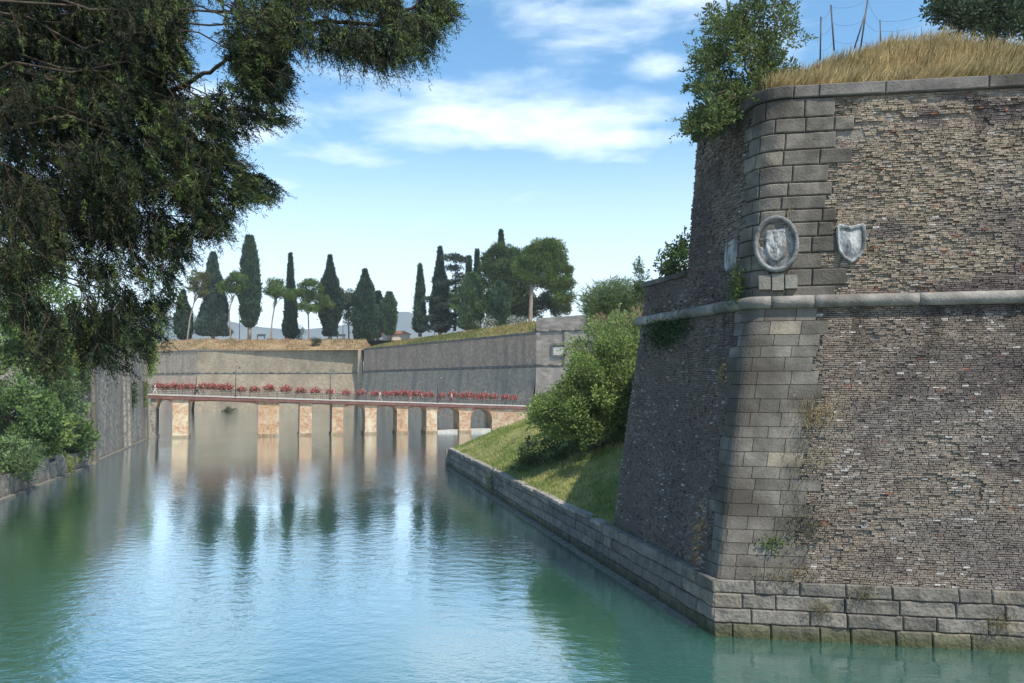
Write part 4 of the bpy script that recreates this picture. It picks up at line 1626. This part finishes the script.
# ------------------------------------------------------------------ trees on the far rampart
def cyp_profile(t, kind):
    if kind == 'column':
        return np.minimum(1, (t / .08 + .35)) * (1 - sstep(.72, 1.02, t) * .80)
    if kind == 'spire':
        return np.minimum(1, (t / .15 + .5)) * (1 - t ** 1.5) * .98 + .015
    if kind == 'egg':
        return np.minimum(1, (t / .25) * .4 + .62) * (1 - sstep(.38, 1.04, t)) ** .8 + .02
    if kind == 'broad':
        return (1 - t) ** .62 * .9 * np.minimum(1, t / .1 + .75) + .1 * (1 - t)
    return 1 - t


def cypress(label, px, ytop, ybase, wpx, D, kind='column', col=(.022, .038, .02), lean=0, trunk_px=4, group='cypresses on the far rampart', bare=.0):
    b0, tp = at(px, ybase, D), at(px + lean, ytop, D)
    H = tp[2] - b0[2]
    Rr = wpx / 2 / F * D
    t_ = thing('cypress', b0, label, 'cypress', group)
    zb = bare * H
    n = int(2200 + 85 * H * Rr * 1.6)
    t = rng.random(n) ** 1.05
    th = rng.uniform(0, 2 * math.pi, n)
    lump = np.stack([np.cos(th) * 1.3, np.sin(th) * 1.3, t * H * .30], 1)
    lf_ = fb(lump + px, 1.0, 3, 3)
    pr = cyp_profile(t, kind) * (1 + 1.15 * (lf_ - .5)) * (1 + .5 * (vn(np.stack([t * 0 + px, t * 0, t * H * .16], 1), 1.0, 2) - .5))
    rad = Rr * pr * (1 - .5 * rng.random(n) ** 2.2) * np.where(rng.random(n) < .05, rng.uniform(1.05, 1.3, n), 1)
    p = np.stack([np.cos(th) * rad, np.sin(th) * rad, zb + t * (H - zb)], 1) + b0
    p[:, 0] += (tp[0] - b0[0]) * t ** 1.5
    d = np.stack([np.cos(th) * .6, np.sin(th) * .6, np.full(n, 1.2)], 1) + rng.normal(0, .35, (n, 3))
    ll = fb(lump + px + 5, 1.7, 8, 2)
    c = leafcol(np.asarray(col) * 1.95, n, .3) * (.6 + .8 * ll)[:, None]
    mb = MB()
    mb.leaves(p, d, rng.uniform(.6, 1.5, n), rng.uniform(.25, .5, n), c)
    # inner twiggy core
    k = 14
    zc = np.linspace(0.02, .8, k)
    rr = Rr * cyp_profile(zc, kind) * .38
    core_ = np.stack([b0[0] + (tp[0] - b0[0]) * zc ** 1.5, np.full(k, b0[1]), b0[2] + zb + zc * (H - zb)], 1)
    mb.tube(core_, rr, 8, np.array(col) * .8)
    mb.build('crown', M['needle'], t_)
    mb = MB()
    mb.tube([b0 - np.array([0, 0, 1.2]), b0 + np.array([0, 0, max(zb, H * .06) + 1.5])], trunk_px / 2 / F * D, 7)
    mb.build('trunk', M['palebark'], t_)
    return t_


TD = 285
cypress('dark cypress half hidden behind the hanging conifer branches, leftmost of the row', 183, 292, 340, 15, TD, 'egg')
cypress('shaggy broad based cypress with a knobbly narrow top', 213, 254, 339, 31, TD, 'broad', (.026, .042, .03), bare=.03)
cypress('tall blunt topped column cypress, tallest at the left of the row', 249.5, 237, 338, 17, TD, 'column', (.024, .042, .022), bare=.10)
cypress('slim pointed cypress between two umbrella pines', 290.5, 255, 340, 11.5, TD, 'spire', (.016, .032, .018))
cypress('broad shouldered cypress with a tapering top right of the umbrella pines', 330, 257, 341, 20, TD, 'egg', (.016, .030, .018), bare=.05)
cypress('wide dark cypress with an uneven shoulder at the slope corner', 365, 271, 344, 24, TD, 'egg', (.02, .038, .022))
cypress('narrow dark cypress tucked behind the right side of the wide one', 378, 293, 338, 10, TD + 8, 'column', (.016, .032, .018))
cypress('small short cypress above the little red roof', 389.5, 294, 336, 11, TD - 20, 'column', (.035, .06, .03))
cypress('plain cypress left of the tall dark clump', 420, 266, 333, 12.5, 262, 'spire', (.028, .05, .028))
cypress('big dark cypress standing left of the layered cedar', 440, 249, 333, 19, 255, 'spire', (.018, .034, .022))
cypress('rear cypress whose tip rises between cedar and pines', 477, 251, 325, 11, 268, 'spire', (.022, .042, .022))
cypress('rear cypress close to the right of the cedar', 469, 258, 325, 11, 262, 'spire', (.022, .04, .024))
cypress('olive green cypress in front of the bright broadleaf tree', 470.5, 275, 331, 19, 240, 'column', (.042, .07, .028))
cypress('lone dark spire poking out above the big pines', 501, 232, 325, 15, 262, 'spire', (.018, .034, .02))
cypress('dark column cypress below the crown of the left big pine', 499.5, 284, 327, 16, 216, 'column', (.026, .048, .024))


def pine(label, name, trunk, crown, D, per, ln, col, cat='pine', r0=.3, group='umbrella pines on the far rampart', k=26, rr=(1.0, 1.9), flat=.75, dd=3.0, limbs=9, cname='crown'):
    b0 = at(*trunk[0], D)
    t = thing(name, b0, label, cat, group)
    cl = px_clumps(crown, D, dd, k, *rr)
    mb = MB()
    clumps_leaves(mb, cl, per * 1.5, ln * 1.1, ln * .5, col, .7, .75, flat, j=.35)
    mb.build(cname, M['leaf'], t)
    mb = MB()
    P = np.array([at(x, y, D) for x, y in trunk])
    P[0, 2] -= 1.0
    tt = np.linspace(0, len(P) - 1, len(P) * 4)
    PP = np.stack([np.interp(tt, np.arange(len(P)), P[:, j]) for j in range(3)], 1)
    mb.tube(PP, np.linspace(r0, r0 * .6, len(PP)), 8)
    for i in rng.permutation(len(cl))[:limbs]:
        q = curve(P[-1] - (P[-1] - P[-2]) * rng.uniform(0, .5), cl[i][0], .08, .3)
        mb.tube(q, np.linspace(r0 * .5, r0 * .15, len(q)), 5)
    mb.build('trunk', M['palebark'], t)
    return t


PC = (.10, .155, .03)
pine('yellowish umbrella pine half hidden by the hanging branches', 'umbrella_pine', [(187, 340), (190, 318), (196, 295)], [(200, 284, 13, 14, 1)], TD - 4, 60, .6, (.12, .13, .035))
pine('umbrella pine leaning against the blunt column cypress', 'umbrella_pine', [(231, 340), (229, 312), (233, 296)], [(236, 284, 13, 11, 1), (226, 288, 7, 5, .3)], TD - 3, 62, .6, PC)
pine('umbrella pine with a slanting bare trunk left of the slim cypress', 'umbrella_pine', [(270.5, 340), (272, 322), (276, 298)], [(275, 290, 12, 9, 1)], TD - 2, 55, .6, PC, k=20)
pine('wide umbrella pine between the slim and the broad shouldered cypress', 'umbrella_pine', [(309, 341), (308.5, 322), (308, 310)], [(308, 292, 14, 11, 1), (322, 304, 12, 7, .5), (286, 292, 9, 8, .4), (310, 306, 10, 8, .4)], TD - 8, 58, .6, PC, k=26)
pine('thin grey green tree left of the wide cypress', 'slender_tree', [(349, 342), (348.5, 322), (348, 308)], [(349, 300, 8, 11, 1), (352, 318, 7, 12, .6)], TD + 4, 40, .6, (.06, .085, .035), cat='tree', group='other trees on the far rampart')
# cedar: flat layered boughs
b0 = at(455, 331, 252)
t = thing('cedar', b0, 'dark cedar with flat layered boughs and sky showing through', 'cedar', 'other trees on the far rampart')
mb, tb = MB(), MB()
tb.tube([b0, at(455.5, 292, 252), at(456, 256, 252)], [.42, .3, .14], 7)
for (x0, x1, y) in [(444, 461, 257), (455, 468, 259), (448, 459, 268), (456, 463, 276), (425, 452, 297), (455, 470, 290), (436, 450, 305), (455, 464, 304), (426, 452, 316), (455, 467, 314), (440, 462, 283), (424, 446, 326), (448, 466, 322)]:
    p0 = at(455.5, y + 1.5, 252)
    for x in np.linspace(x0, x1, max(4, int((x1 - x0) / 1.7))):
        q = at(x, y + rng.normal(0, .8) + abs(x - 455) * .08, 252 + rng.uniform(-2.5, 2.5))
        clumps_leaves(mb, [(q, rng.uniform(1.0, 1.8))], 48, .65, .28, (.035, .058, .036), .3, .8, .6)
    for x in (x0, x1):
        tb.tube(curve(p0, at(x, y, 252), .03, .2), [.16, .14, .12, .1, .08, .06, .05], 5)
mb.build('crown', M['needle'], t)
tb.build('trunk', M['bark'], t)
pine('bright green broadleaf tree behind the olive green cypress', 'broadleaf_tree', [(478, 331), (477, 310), (476, 292)], [(475, 282, 9, 10, .8), (481, 296, 9, 14, .8), (458, 298, 8, 14, .4)], 250, 50, .6, (.09, .15, .035), cat='tree', group='other trees on the far rampart', k=26)
pine('big dense pine left of the great umbrella pine', 'tall_pine', [(513, 327), (511, 300), (507, 275)], [(505, 262, 22, 17, 1.2), (500, 285, 18, 18, .9), (488, 268, 8, 12, .3), (516, 280, 16, 20, .9), (518, 305, 16, 18, .7), (490, 308, 12, 16, .5)], 238, 60, .6, (.072, .115, .032), k=60, rr=(1.1, 2.0), group='big pines on the far rampart', flat=.85, r0=.4)
pine('great umbrella pine with a thick pale trunk at the right end of the trees', 'tall_pine', [(530, 324), (531, 300), (532, 284), (536, 270)], [(543, 258, 23, 17, 1.3), (558, 272, 13, 12, .6), (566, 282, 7, 6, .25), (528, 266, 14, 18, .6), (553, 252, 12, 10, .4), (562, 296, 9, 8, .25), (545, 284, 14, 9, .4)], 222, 66, .55, (.095, .15, .032), k=60, rr=(1.0, 1.8), group='big pines on the far rampart', flat=.8, r0=.62, limbs=14)
pine('lower grey green pine behind the thick pale trunk', 'tall_pine', [(556, 322), (556, 312), (555, 304)], [(552, 300, 14, 14, 1), (540, 306, 14, 12, .6), (560, 310, 9, 8, .4)], 232, 60, .55, (.075, .105, .045), k=30, rr=(.9, 1.7), group='big pines on the far rampart')
# oleanders
for (x, y, rx, ry, D, lab) in [(486, 323, 10, 4.5, 212, 'white flowered oleander bush left on the curtain slope'), (516, 320.5, 10, 3.5, 200, 'white flowered oleander bush beside the thick pale pine trunk')]:
    cl = px_clumps([(x, y, rx, ry, 1)], D, 1.4, 16, .6, 1.0)
    t = shrub('oleander', at(x, y + ry, D), cl, 90, .35, .16, (.15, .19, .12), lab, 'bush', 3, .05, group='oleanders on the curtain slope')
    mb = MB()
    for c, r_ in cl:
        n = 14
        mb.leaves(np.asarray(c) + unit(n) * r_, unit(n), .3, .25, np.full((n, 3), .62))
    mb.build('blossoms', M['petal'], t)
# small bushes
for (x, y, rx, ry, D, col, nm, lab) in [(315.5, 341, 4.2, 4.5, 266, (.035, .05, .028), 'round_bush', 'small dark round bush on the brown slope'),
                                       (298, 333, 7, 7, 290, (.05, .075, .04), 'round_bush', 'grey green bush at the foot of the slim cypress'),
                                       (229, 411, 7, 3, 256, (.04, .055, .025), 'water_bush', 'low dark bush in the water before the far rampart')]:
    cl = px_clumps([(x, y, rx, ry, 1)], D, 1.2, 14, .5, .95)
    shrub(nm, at(x, y + ry, D), cl, 90, .35, .2, col, lab, 'bush', 3, .05)
# red roofed shed, frame, benches, masts
t = thing('shed', at(396, 338, 270), 'low shed with a red clay roof beside the small cypress', 'shed')
c_ = at(396, 335.5, 270)
mb = MB()
mb.box((c_[0], c_[1], 24.4), (9, 4, 2.2))
mb.build('walls', M['plaster'], t)
mb = MB()
mb.prism([(-5.2, 25.45), (5.2, 25.45), (3.2, 26.4), (-3.2, 26.4)], lambda s, w_, z: np.array([c_[0] + s, c_[1] + w_, z]), -2.6, 2.6)
mb.build('roof', M['roof'], t)
t = thing('pipe_frame', at(443, 334, 244), 'grey pipe frame standing on the grass beside the big dark cypress', 'frame')
mb = MB()
for x in (434.5, 453):
    mb.tube([at(x, 335.5, 244), at(x + .6, 325, 244)], .09, 5)
mb.tube([at(435.1, 325, 244), at(453.6, 325, 244)], .09, 5)
mb.build('pipework', M['metal'], t)
for x, lab in ((261, 'dark bench between the blunt column cypress and a pine'), (341, 'dark bench right of the broad shouldered cypress')):
    t = thing('bench', at(x, 338, 281), lab, 'bench', 'benches on the far rampart')
    c_ = at(x, 336.2, 281)
    mb = MB()
    mb.box((c_[0], c_[1], c_[2]), (3.0, .8, .12))
    mb.build('seat', M['metal'], t)
    mb = MB()
    mb.box((c_[0], c_[1] + .45, c_[2] + .45), (3.0, .1, .6))
    mb.build('backrest', M['metal'], t)
    for dx in (-1.2, 1.2):
        mb = MB()
        mb.box((c_[0] + dx, c_[1], c_[2] - .5), (.15, .7, .9))
        mb.build('leg', M['metal'], t)
for x, yt, lab in ((239.5, 309, 'thin lamp mast left of the blunt column cypress'), (343, 313, 'thin mast between the broad shouldered cypress and the thin tree')):
    t = thing('mast', at(x, 340, 296), lab, 'mast', 'masts behind the rampart trees')
    mb = MB()
    mb.tube([at(x, 342, 296), at(x, yt, 296)], [.13, .08], 6)
    mb.build('pole', M['metal'], t)
    mb = MB()
    mb.box(at(x, yt, 296), (1.2, .4, .25))
    mb.build('lamp_head', M['metal'], t)

# ------------------------------------------------------------------ left bank
LA, LB, LC = atz(-70, 528, 0)[:2], atz(0, 500, 0)[:2], atz(88, 466, 0)[:2]
LD, LE = atz(92, 463, 0)[:2], atz(147, 438.5, 0)[:2]


def left_run(name, a, b, zt, m, label, proud=.0, cat='wall', foot=True, thick=1.5, parts=None):
    d = nrm(b - a)
    nn = np.array([d[1], -d[0]])
    L = np.linalg.norm(b - a)
    c_ = (a + b) / 2
    t = thing(name, (c_[0], c_[1], 0), label, cat)
    fn = lambda s, w_, z: np.array([*(a + d * s + nn * w_), z])
    mb = MB()
    if parts == 'blocks':
        s = 0
        while s < L - .3:
            l = min(rnd.uniform(1.5, 3.2), L - s)
            hh = zt + rnd.uniform(-.35, .3)
            mb.prism([(s, -1), (s + l - .05, -1), (s + l - .05, hh), (s, hh + rnd.uniform(-.1, .1))], fn, -thick, -.03 + rnd.uniform(-.07, .07), np.ones(3) * rnd.uniform(.7, 1.1))
            s += l
    else:
        G = []
        ss = np.linspace(0, L, 40)
        for z in np.linspace(-1, zt, 24):
            row = np.array([fn(s, -.045 * max(z, 0), z) for s in ss])
            row[:, :2] += nn * ((fb(row, .9, 3) - .5) * .12)[:, None]
            G.append(row)
        top = G[-1].copy()
        top[:, :2] -= nn * 2.5
        G.append(top)
        low = top.copy()
        low[:, 2] = -1
        G.append(low)
        mb.grid(np.array(G))
        e0 = [fn(0, 0, -1), fn(0, -.045 * zt, zt), fn(0, -thick - 1, zt), fn(0, -thick - 1, -1)]
        mb.add(e0, [(0, 1, 2, 3)])
        e1 = [fn(L, 0, -1), fn(L, -.045 * zt, zt), fn(L, -26, zt), fn(L, -26, -1)]
        mb.add(e1, [(0, 3, 2, 1)])
    mb.build('masonry', m, t)
    if foot:
        mb = MB()
        mb.prism([(0, -1), (L, -1), (L, .14), (0, .16)], fn, -.2, .38, np.array([.2, .19, .16]))
        mb.build('footing', M['deck'] if foot == 2 else M['plinth'], t)
    return t, fn, L


left_run('low_quay_wall', LA, LC, 2.0, M['left_wall'], 'low broken stone wall along the water at the left edge', parts='blocks', foot=1)
t, fn, L = left_run('tall_stone_wall', LD, LE, 15.5, M['left_wall'], 'tall pale stone rampart wall at the left end of the bridge', foot=1)
mb = MB()
for s in (L * .02, L * .50, L * .58, L * .96):
    mb.prism([(s, -.8), (s + 1.5, -.8), (s + 1.5, 15.2), (s, 15.2)], lambda s, w_, z: fn(s, w_ - .045 * max(z, 0), z), -.5, .32)
mb.build('buttress', M['left_wall'], t)
# ground of the left bank
def lb_ground():
    mb = MB()
    dn = nrm(LC - LA)
    nl = np.array([-dn[1], dn[0]])
    L_ = np.linalg.norm(LC - LA)
    S2, D2 = np.meshgrid(np.linspace(-6, L_ + 8, 50), np.concatenate([[.4], np.linspace(1, 14, 16), np.linspace(16, 60, 8)]))
    P = np.concatenate([LA + dn * S2[..., None] + nl * D2[..., None], (1.8 + .33 * np.clip(D2 - .5, 0, 14))[..., None]], -1)
    q = P.reshape(-1, 3)
    P[..., 2] += ((fb(q, .4, 5) - .5) * .8).reshape(S2.shape)
    mb.grid(P[:, ::-1])
    o = mb.build('left_bank', M['earth'], smooth=True)
    tag(o, 'earth bank under the left hand bushes', kind='structure')
    return dn, nl, L_


dn, nl, LL = lb_ground()
# garden ground further behind
LCOL = [(.17, .25, .08), (.12, .19, .06), (.20, .26, .08), (.14, .20, .08)]
BUSH = [((35, 305, 38, 78, 2.2), 78, 0, 'bright green leafy tree seen through the hanging conifer branches', 'broadleaf_tree'),
        ((22, 420, 34, 42, 1.3), 73, 1, 'dense green bush at the left edge above the broken wall', 'leafy_bush'),
        ((58, 405, 24, 40, 1.0), 80, 3, 'mid green bush against the left end of the tall stone wall', 'leafy_bush'),
        ((70, 442, 20, 24, .7), 83.5, 1, 'rounded green bush drooping to the water beside the tall stone wall', 'leafy_bush'),
        ((10, 462, 22, 16, .6), 66, 3, 'low dark bush on top of the broken wall at the left edge', 'leafy_bush'),
        ((48, 432, 18, 18, .6), 75, 2, 'lighter green shrub in the middle of the left bank', 'leafy_bush'),
        ((-40, 290, 72, 140, 3.2), 76, 0, 'tall leafy tree at the left edge of the bank', 'broadleaf_tree'),
        ((70, 360, 22, 40, .8), 88, 2, 'pale green leafy tree rising left of the tall stone wall', 'broadleaf_tree')]
for (e, D, ci, lab, nm) in BUSH:
    cl = px_clumps([e], D, 3.0 if e[2] > 21 else 1.7, 42, .6, 1.25)
    cl = [c for c in cl if c[0][2] > .6]
    b0 = at(e[0], e[1] + e[3], D)
    b0[2] = max(1.5, min(b0[2], 4.5))
    shrub(nm, b0, cl, 150, .34, .19, LCOL[ci], lab, 'tree' if 'tree' in nm else 'bush', 4, .12, group='greenery on the left bank', shoots=40, shoot_len=.8, **({'trunk_name': 'trunk', 'crown_name': 'crown'} if 'tree' in nm else {}))
cl = px_clumps([(66, 465, 9, 10, 1)], 80, .8, 14, .3, .5)
shrub('yellow_shrub', at(66, 474, 80), cl, 260, .22, .1, (.2, .24, .05), 'yellow green plant hanging over the end of the broken wall', 'shrub', 2, .03)
# climbers on the tall wall
for (x, y, rx, ry, D, col, lab) in [(131, 396, 5, 12, 117, (.07, .1, .03), 'green creeper hanging on the far part of the tall stone wall'), (143, 392, 5, 14, 128, (.15, .19, .06), 'yellow green creeper at the bridge end of the tall stone wall')]:
    cl = px_clumps([(x, y, rx, ry, 1)], D, .6, 18, .35, .7)
    shrub('creeper', at(x, y + ry, D), cl, 200, .28, .16, col, lab, 'creeper', 2, .03)
# pale willow like tree above the bridge head
cl = px_clumps([(143, 356, 12, 26, 1), (134, 372, 10, 18, .6)], 134, 2.4, 44, .6, 1.2)
shrub('willow', at(138, 384, 134), cl, 130, .42, .17, (.19, .25, .07), 'light green feathery tree at the left bridge head', 'tree', 3, .14, up=-.8, shoots=40, shoot_len=1.2, trunk_name='trunk', crown_name='crown')

# ------------------------------------------------------------------ the camera's own bank (mostly out of frame)
mb = MB()
pg = [(-90, -40), (60, -40), (60, 2.2), (-2.6, 2.2), (-11.0, 14.5), (-15.0, 20.0), (-44.5, 60), (-90, 75)]
mb.add([(*p, 7.3) for p in pg] + [(*p, -1) for p in pg], [tuple(range(8))] + [(i, i + 8, (i + 1) % 8 + 8, (i + 1) % 8) for i in range(8)])
tag(mb.build('near_bank', M['earth']), 'ground of the near bank below the hanging conifer', kind='structure')

# ------------------------------------------------------------------ hanging conifer
TB = np.array([-10.6, 11.2, 7.3])
con = thing('hanging_conifer', TB, 'dark conifer with drooping brown green branches filling the upper left', 'conifer')
wood, tw, nd = MB(), MB(), MB()
wood.tube(curve(TB - np.array([0, 0, .4]), TB + np.array([.4, .3, 15]), 0, .08, 10), np.linspace(.42, .15, 10), 12)
# picture areas of foliage: cx, cy, rx, ry, depth, number of twigs, green share, droop
AREA = [(45, 80, 80, 95, 12.7, 3000, .12, .9), (140, 140, 52, 60, 12.2, 1500, .25, .9), (60, 205, 75, 50, 12.5, 1300, .15, 1.0), (150, 40, 34, 50, 12.0, 900, .25, .9), (60, 60, 85, 75, 11.5, 2300, .25, .9), (40, 20, 70, 40, 11.8, 1100, .25, .8), (130, 15, 50, 30, 11.2, 700, .35, .8), (60, -25, 110, 30, 11.6, 1500, .3, 1.2), (150, 5, 40, 25, 11.0, 600, .4, 1.1), (240, -10, 40, 20, 10.5, 350, .6, 1.0), (330, -6, 60, 10, 10.2, 320, .6, 1.1), (40, 150, 70, 75, 11.5, 2100, .2, .9), (150, 60, 42, 60, 11.0, 900, .45, .9), (120, 140, 60, 60, 10.8, 1200, .45, .9),
        (185, 150, 45, 55, 10.6, 1000, .6, .9), (210, 185, 40, 40, 10.8, 700, .6, .8), (150, 210, 60, 42, 11.2, 900, .3, 1.1), (90, 245, 55, 50, 11.2, 700, .25, 1.2), (25, 235, 40, 55, 11.0, 600, .25, 1.2),
        (255, 40, 36, 48, 10.4, 800, .7, .9), (262, 80, 28, 26, 10.4, 420, .6, .8), (228, 115, 30, 30, 10.6, 420, .6, .8), (268, 124, 18, 9, 10.4, 110, .75, .3), (250, 193, 26, 14, 10.5, 240, .7, .4),
        (285, 20, 24, 30, 10.3, 320, .7, .8), (318, 38, 26, 18, 10.1, 240, .5, 1.3), (352, 44, 24, 18, 10.0, 250, .5, 1.3), (385, 46, 22, 26, 9.9, 300, .6, 1.2), (412, 38, 20, 26, 9.9, 300, .7, 1.1), (432, 12, 20, 18, 9.8, 220, .75, .8), (345, 2, 40, 10, 10.2, 150, .6, .6), (385, 10, 14, 14, 9.9, 100, .6, .8),
        (95, 305, 34, 38, 11.4, 560, .35, 1.3), (130, 320, 34, 30, 11.2, 340, .6, 1.1), (150, 290, 28, 26, 11.1, 230, .6, 1.0), (165, 250, 24, 30, 11.0, 260, .5, 1.0), (120, 356, 26, 18, 11.3, 200, .6, 1.1), (90, 345, 16, 18, 11.4, 150, .3, 1.3),
        (15, 290, 16, 40, 11.0, 240, .25, 1.6), (32, 325, 10, 38, 11.0, 150, .15, 1.8), (50, 340, 11, 38, 11.1, 170, .15, 1.8), (205, 230, 22, 14, 10.8, 160, .6, .8)]
HOLES = [(196, 40, 13, 40), (205, 75, 8, 14), (141, 296, 9, 10), (140, 240, 7, 9), (93, 182, 3, 5), (62, 10, 10, 7), (30, 172, 4, 5), (128, 72, 3, 4), (112, 42, 3, 5), (108, 232, 3, 4), (38, 250, 4, 6), (70, 285, 9, 22), (90, 10, 5, 5), (215, 60, 10, 22)]


def in_hole(x, y):
    return any(((x - a) / c) ** 2 + ((y - b_) / d) ** 2 < 1 for a, b_, c, d in HOLES)


LIMB0 = lambda z: TB + np.array([.25, .2, z - 7.3])
TP, TDIR, TL, TG = [], [], [], []
for (cx, cy, rx, ry, D, k, gs, dr) in AREA:
    c = at(cx, cy, D)
    # a bough from the trunk to the area
    zt = np.clip(c[2] + rng.uniform(.4, 1.6), 9, 21)
    P = curve(LIMB0(zt), c + np.array([0, 0, .15]), .05, .16, 9)
    wood.tube(P, np.linspace(.03, .008, 9), 5)
    made = 0
    while made < k:
        a, r_ = rng.uniform(0, 2 * math.pi), math.sqrt(rng.random())
        x, y = cx + rx * r_ * math.cos(a) * .95, cy + ry * r_ * math.sin(a) * .95
        made += 1
        if in_hole(x, y):
            continue
        q = at(x, y - 6, D + rng.normal(0, .55))
        out = nrm(q - TB) * np.array([1, 1, 0])
        d = out * rng.uniform(.1, .9) + np.array([rng.normal(0, .35), rng.normal(0, .35), -dr * rng.uniform(.25, 1.1) + .15])
        TP.append(q)
        TDIR.append(nrm(d))
        TL.append(rng.uniform(.10, .34) * (1.25 if dr > 1.0 else 1))
        TG.append(gs)
TP, TDIR, TL, TG = map(np.array, (TP, TDIR, TL, TG))
# break the mass into tufts: drop twigs where a clumping field is low
cf = fb(TP, 2.0, 17, 3)
ok = rng.random(len(TP)) < sstep(.34, .52, cf) * .97 + .03
TP, TDIR, TL, TG, cf = TP[ok], TDIR[ok], TL[ok], TG[ok], cf[ok]
NT = len(TP)
nb_ = 42
t_ = np.linspace(.02, 1, nb_)[None, :, None]
bend = np.array([0, 0, -.25])[None, None] * (t_ ** 2)
base_ = TP[:, None] + TL[:, None, None] * (TDIR[:, None] * t_ + bend)
base_ = base_ + rng.normal(0, .012, base_.shape)
ax2 = nrm(np.cross(TDIR, rng.normal(size=(NT, 3))))
side = np.where(np.arange(nb_) % 2 == 0, 1, -1)[None, :, None]
dd_ = TDIR[:, None] * .75 + side * ax2[:, None] * rng.uniform(.4, 1.0, (NT, nb_, 1)) + rng.normal(0, .25, (NT, nb_, 3)) + np.array([0, 0, -.15])
ln_ = (rng.uniform(.034, .085, (NT, nb_)) * (1.1 - .5 * t_[..., 0])).ravel()
gsel = (rng.random(NT) < .12 + TG)
kcol = np.where(gsel[:, None], np.array([.078, .112, .03]), np.array([.045, .048, .02]))
kcol = np.where((rng.random(NT) < .46)[:, None], np.array([.014, .028, .013]), kcol)
kcol = kcol * rng.uniform(.55, 1.4, NT)[:, None]
cc_ = np.repeat(kcol, nb_, 0) * rng.uniform(.7, 1.3, NT * nb_)[:, None]
nd.leaves(base_.reshape(-1, 3), dd_.reshape(-1, 3), ln_, ln_ * .17 + .002, cc_)
# twig axes as thin three sided strips
sub = rng.permutation(NT)[:5200]
for i in sub:
    p0 = TP[i]
    p1 = p0 + TL[i] * (TDIR[i] * .6 + np.array([0, 0, -.09]))
    p2 = p0 + TL[i] * (TDIR[i] + np.array([0, 0, -.25]))
    tw.tube(np.array([p0 - TDIR[i] * .12 + rng.normal(0, .03, 3), p0, p1, p2]), [.006, .005, .004, .002], 3, cap=False)
# the bare visible branches
for pts, r_ in (([(150, 100, 11), (185, 84, 10.8), (212, 70, 10.6), (240, 50, 10.4), (262, 18, 10.4)], .035), ([(270, 30, 10.3), (322, 21, 10.1), (350, 23, 10), (378, 25, 10), (398, 16, 9.9), (418, 4, 9.8), (440, -12, 9.8)], .03),
                ([(20, 70, 11.2), (60, 84, 11), (100, 90, 11), (150, 92, 10.9), (190, 110, 10.7)], .03), ([(95, 266, 11), (80, 262, 11), (60, 255, 11.2)], .012), ([(122, 300, 11), (140, 308, 11), (152, 307, 10.9)], .012),
                ([(110, 322, 11), (135, 321.5, 10.9), (146, 320, 10.8)], .008), ([(100, 288, 11.2), (96, 315, 11.2), (88, 345, 11.3)], .012)):
    P = np.array([at(x, y, D) for x, y, D in pts])
    tt = np.linspace(0, len(P) - 1, len(P) * 4)
    wood.tube(np.stack([np.interp(tt, np.arange(len(P)), P[:, j]) for j in range(3)], 1) + rng.normal(0, .008, (len(tt), 3)), np.linspace(r_, r_ * .5, len(tt)), 6)
wood.build('trunk', M['twig'], con)
tw.build('twigs', M['twig'], con)
nd.build('foliage', M['needle'], con)

# ------------------------------------------------------------------ hills beyond the lake and the air between
for nm, D, spec, lab in (('hills', 2850, [(-900, 330), (-300, 316), (0, 322), (120, 318), (205, 317), (260, 327), (300, 330), (350, 325), (400, 309), (430, 318), (500, 330), (560, 322), (640, 310), (800, 318), (1100, 322), (1700, 330)], 'pale blue wooded hills beyond the lake'),):
    xs = np.array([a for a, b_ in spec], float)
    ys = np.array([b_ for a, b_ in spec], float)
    X_ = np.linspace(-900, 1700, 180)
    rows = []
    for f_, hz in ((0, 0.0), (.35, .35), (.7, .8), (1.0, 1.0), (1.3, .7), (1.8, 0)):
        row = []
        for x in X_:
            y = np.interp(x, xs, ys) + 3 * (vn(np.array([[x * .02, 0, 1.]]), 1, 4)[0] - .5) + 1.5 * (vn(np.array([[x * .08, 0, 1.]]), 1, 4)[0] - .5)
            p = at(x, y, D)
            q = at(x, 383, D + (f_ - 1) * 500)
            row.append((q[0], q[1], p[2] * hz - (5 if hz == 0 else 0)))
        rows.append(row)
    mb = MB()
    mb.grid(np.array(rows))
    tag(mb.build(nm, M['hill'], smooth=True), lab, kind='structure')
HAZE = 1.9e-4
if HAZE:
    hm = bpy.data.materials.new('air')
    hm.use_nodes = True
    N, K = hm.node_tree.nodes, hm.node_tree.links
    N.remove(N['Principled BSDF'])
    pv = N.new('ShaderNodeVolumePrincipled')
    pv.inputs['Color'].default_value = (.90, .96, 1.0, 1)
    pv.inputs['Density'].default_value = HAZE
    pv.inputs['Anisotropy'].default_value = .2
    K.new(pv.outputs[0], N['Material Output'].inputs['Volume'])
    mb = MB()
    mb.box((0, 1900, 130), (9000, 4000, 264))
    hz = mb.build('haze', hm)
    tag(hz, 'thin summer haze over the canal and lake', kind='stuff')
# drop helper values
for o in bpy.data.objects:
    if '_o' in o.keys():
        del o['_o']
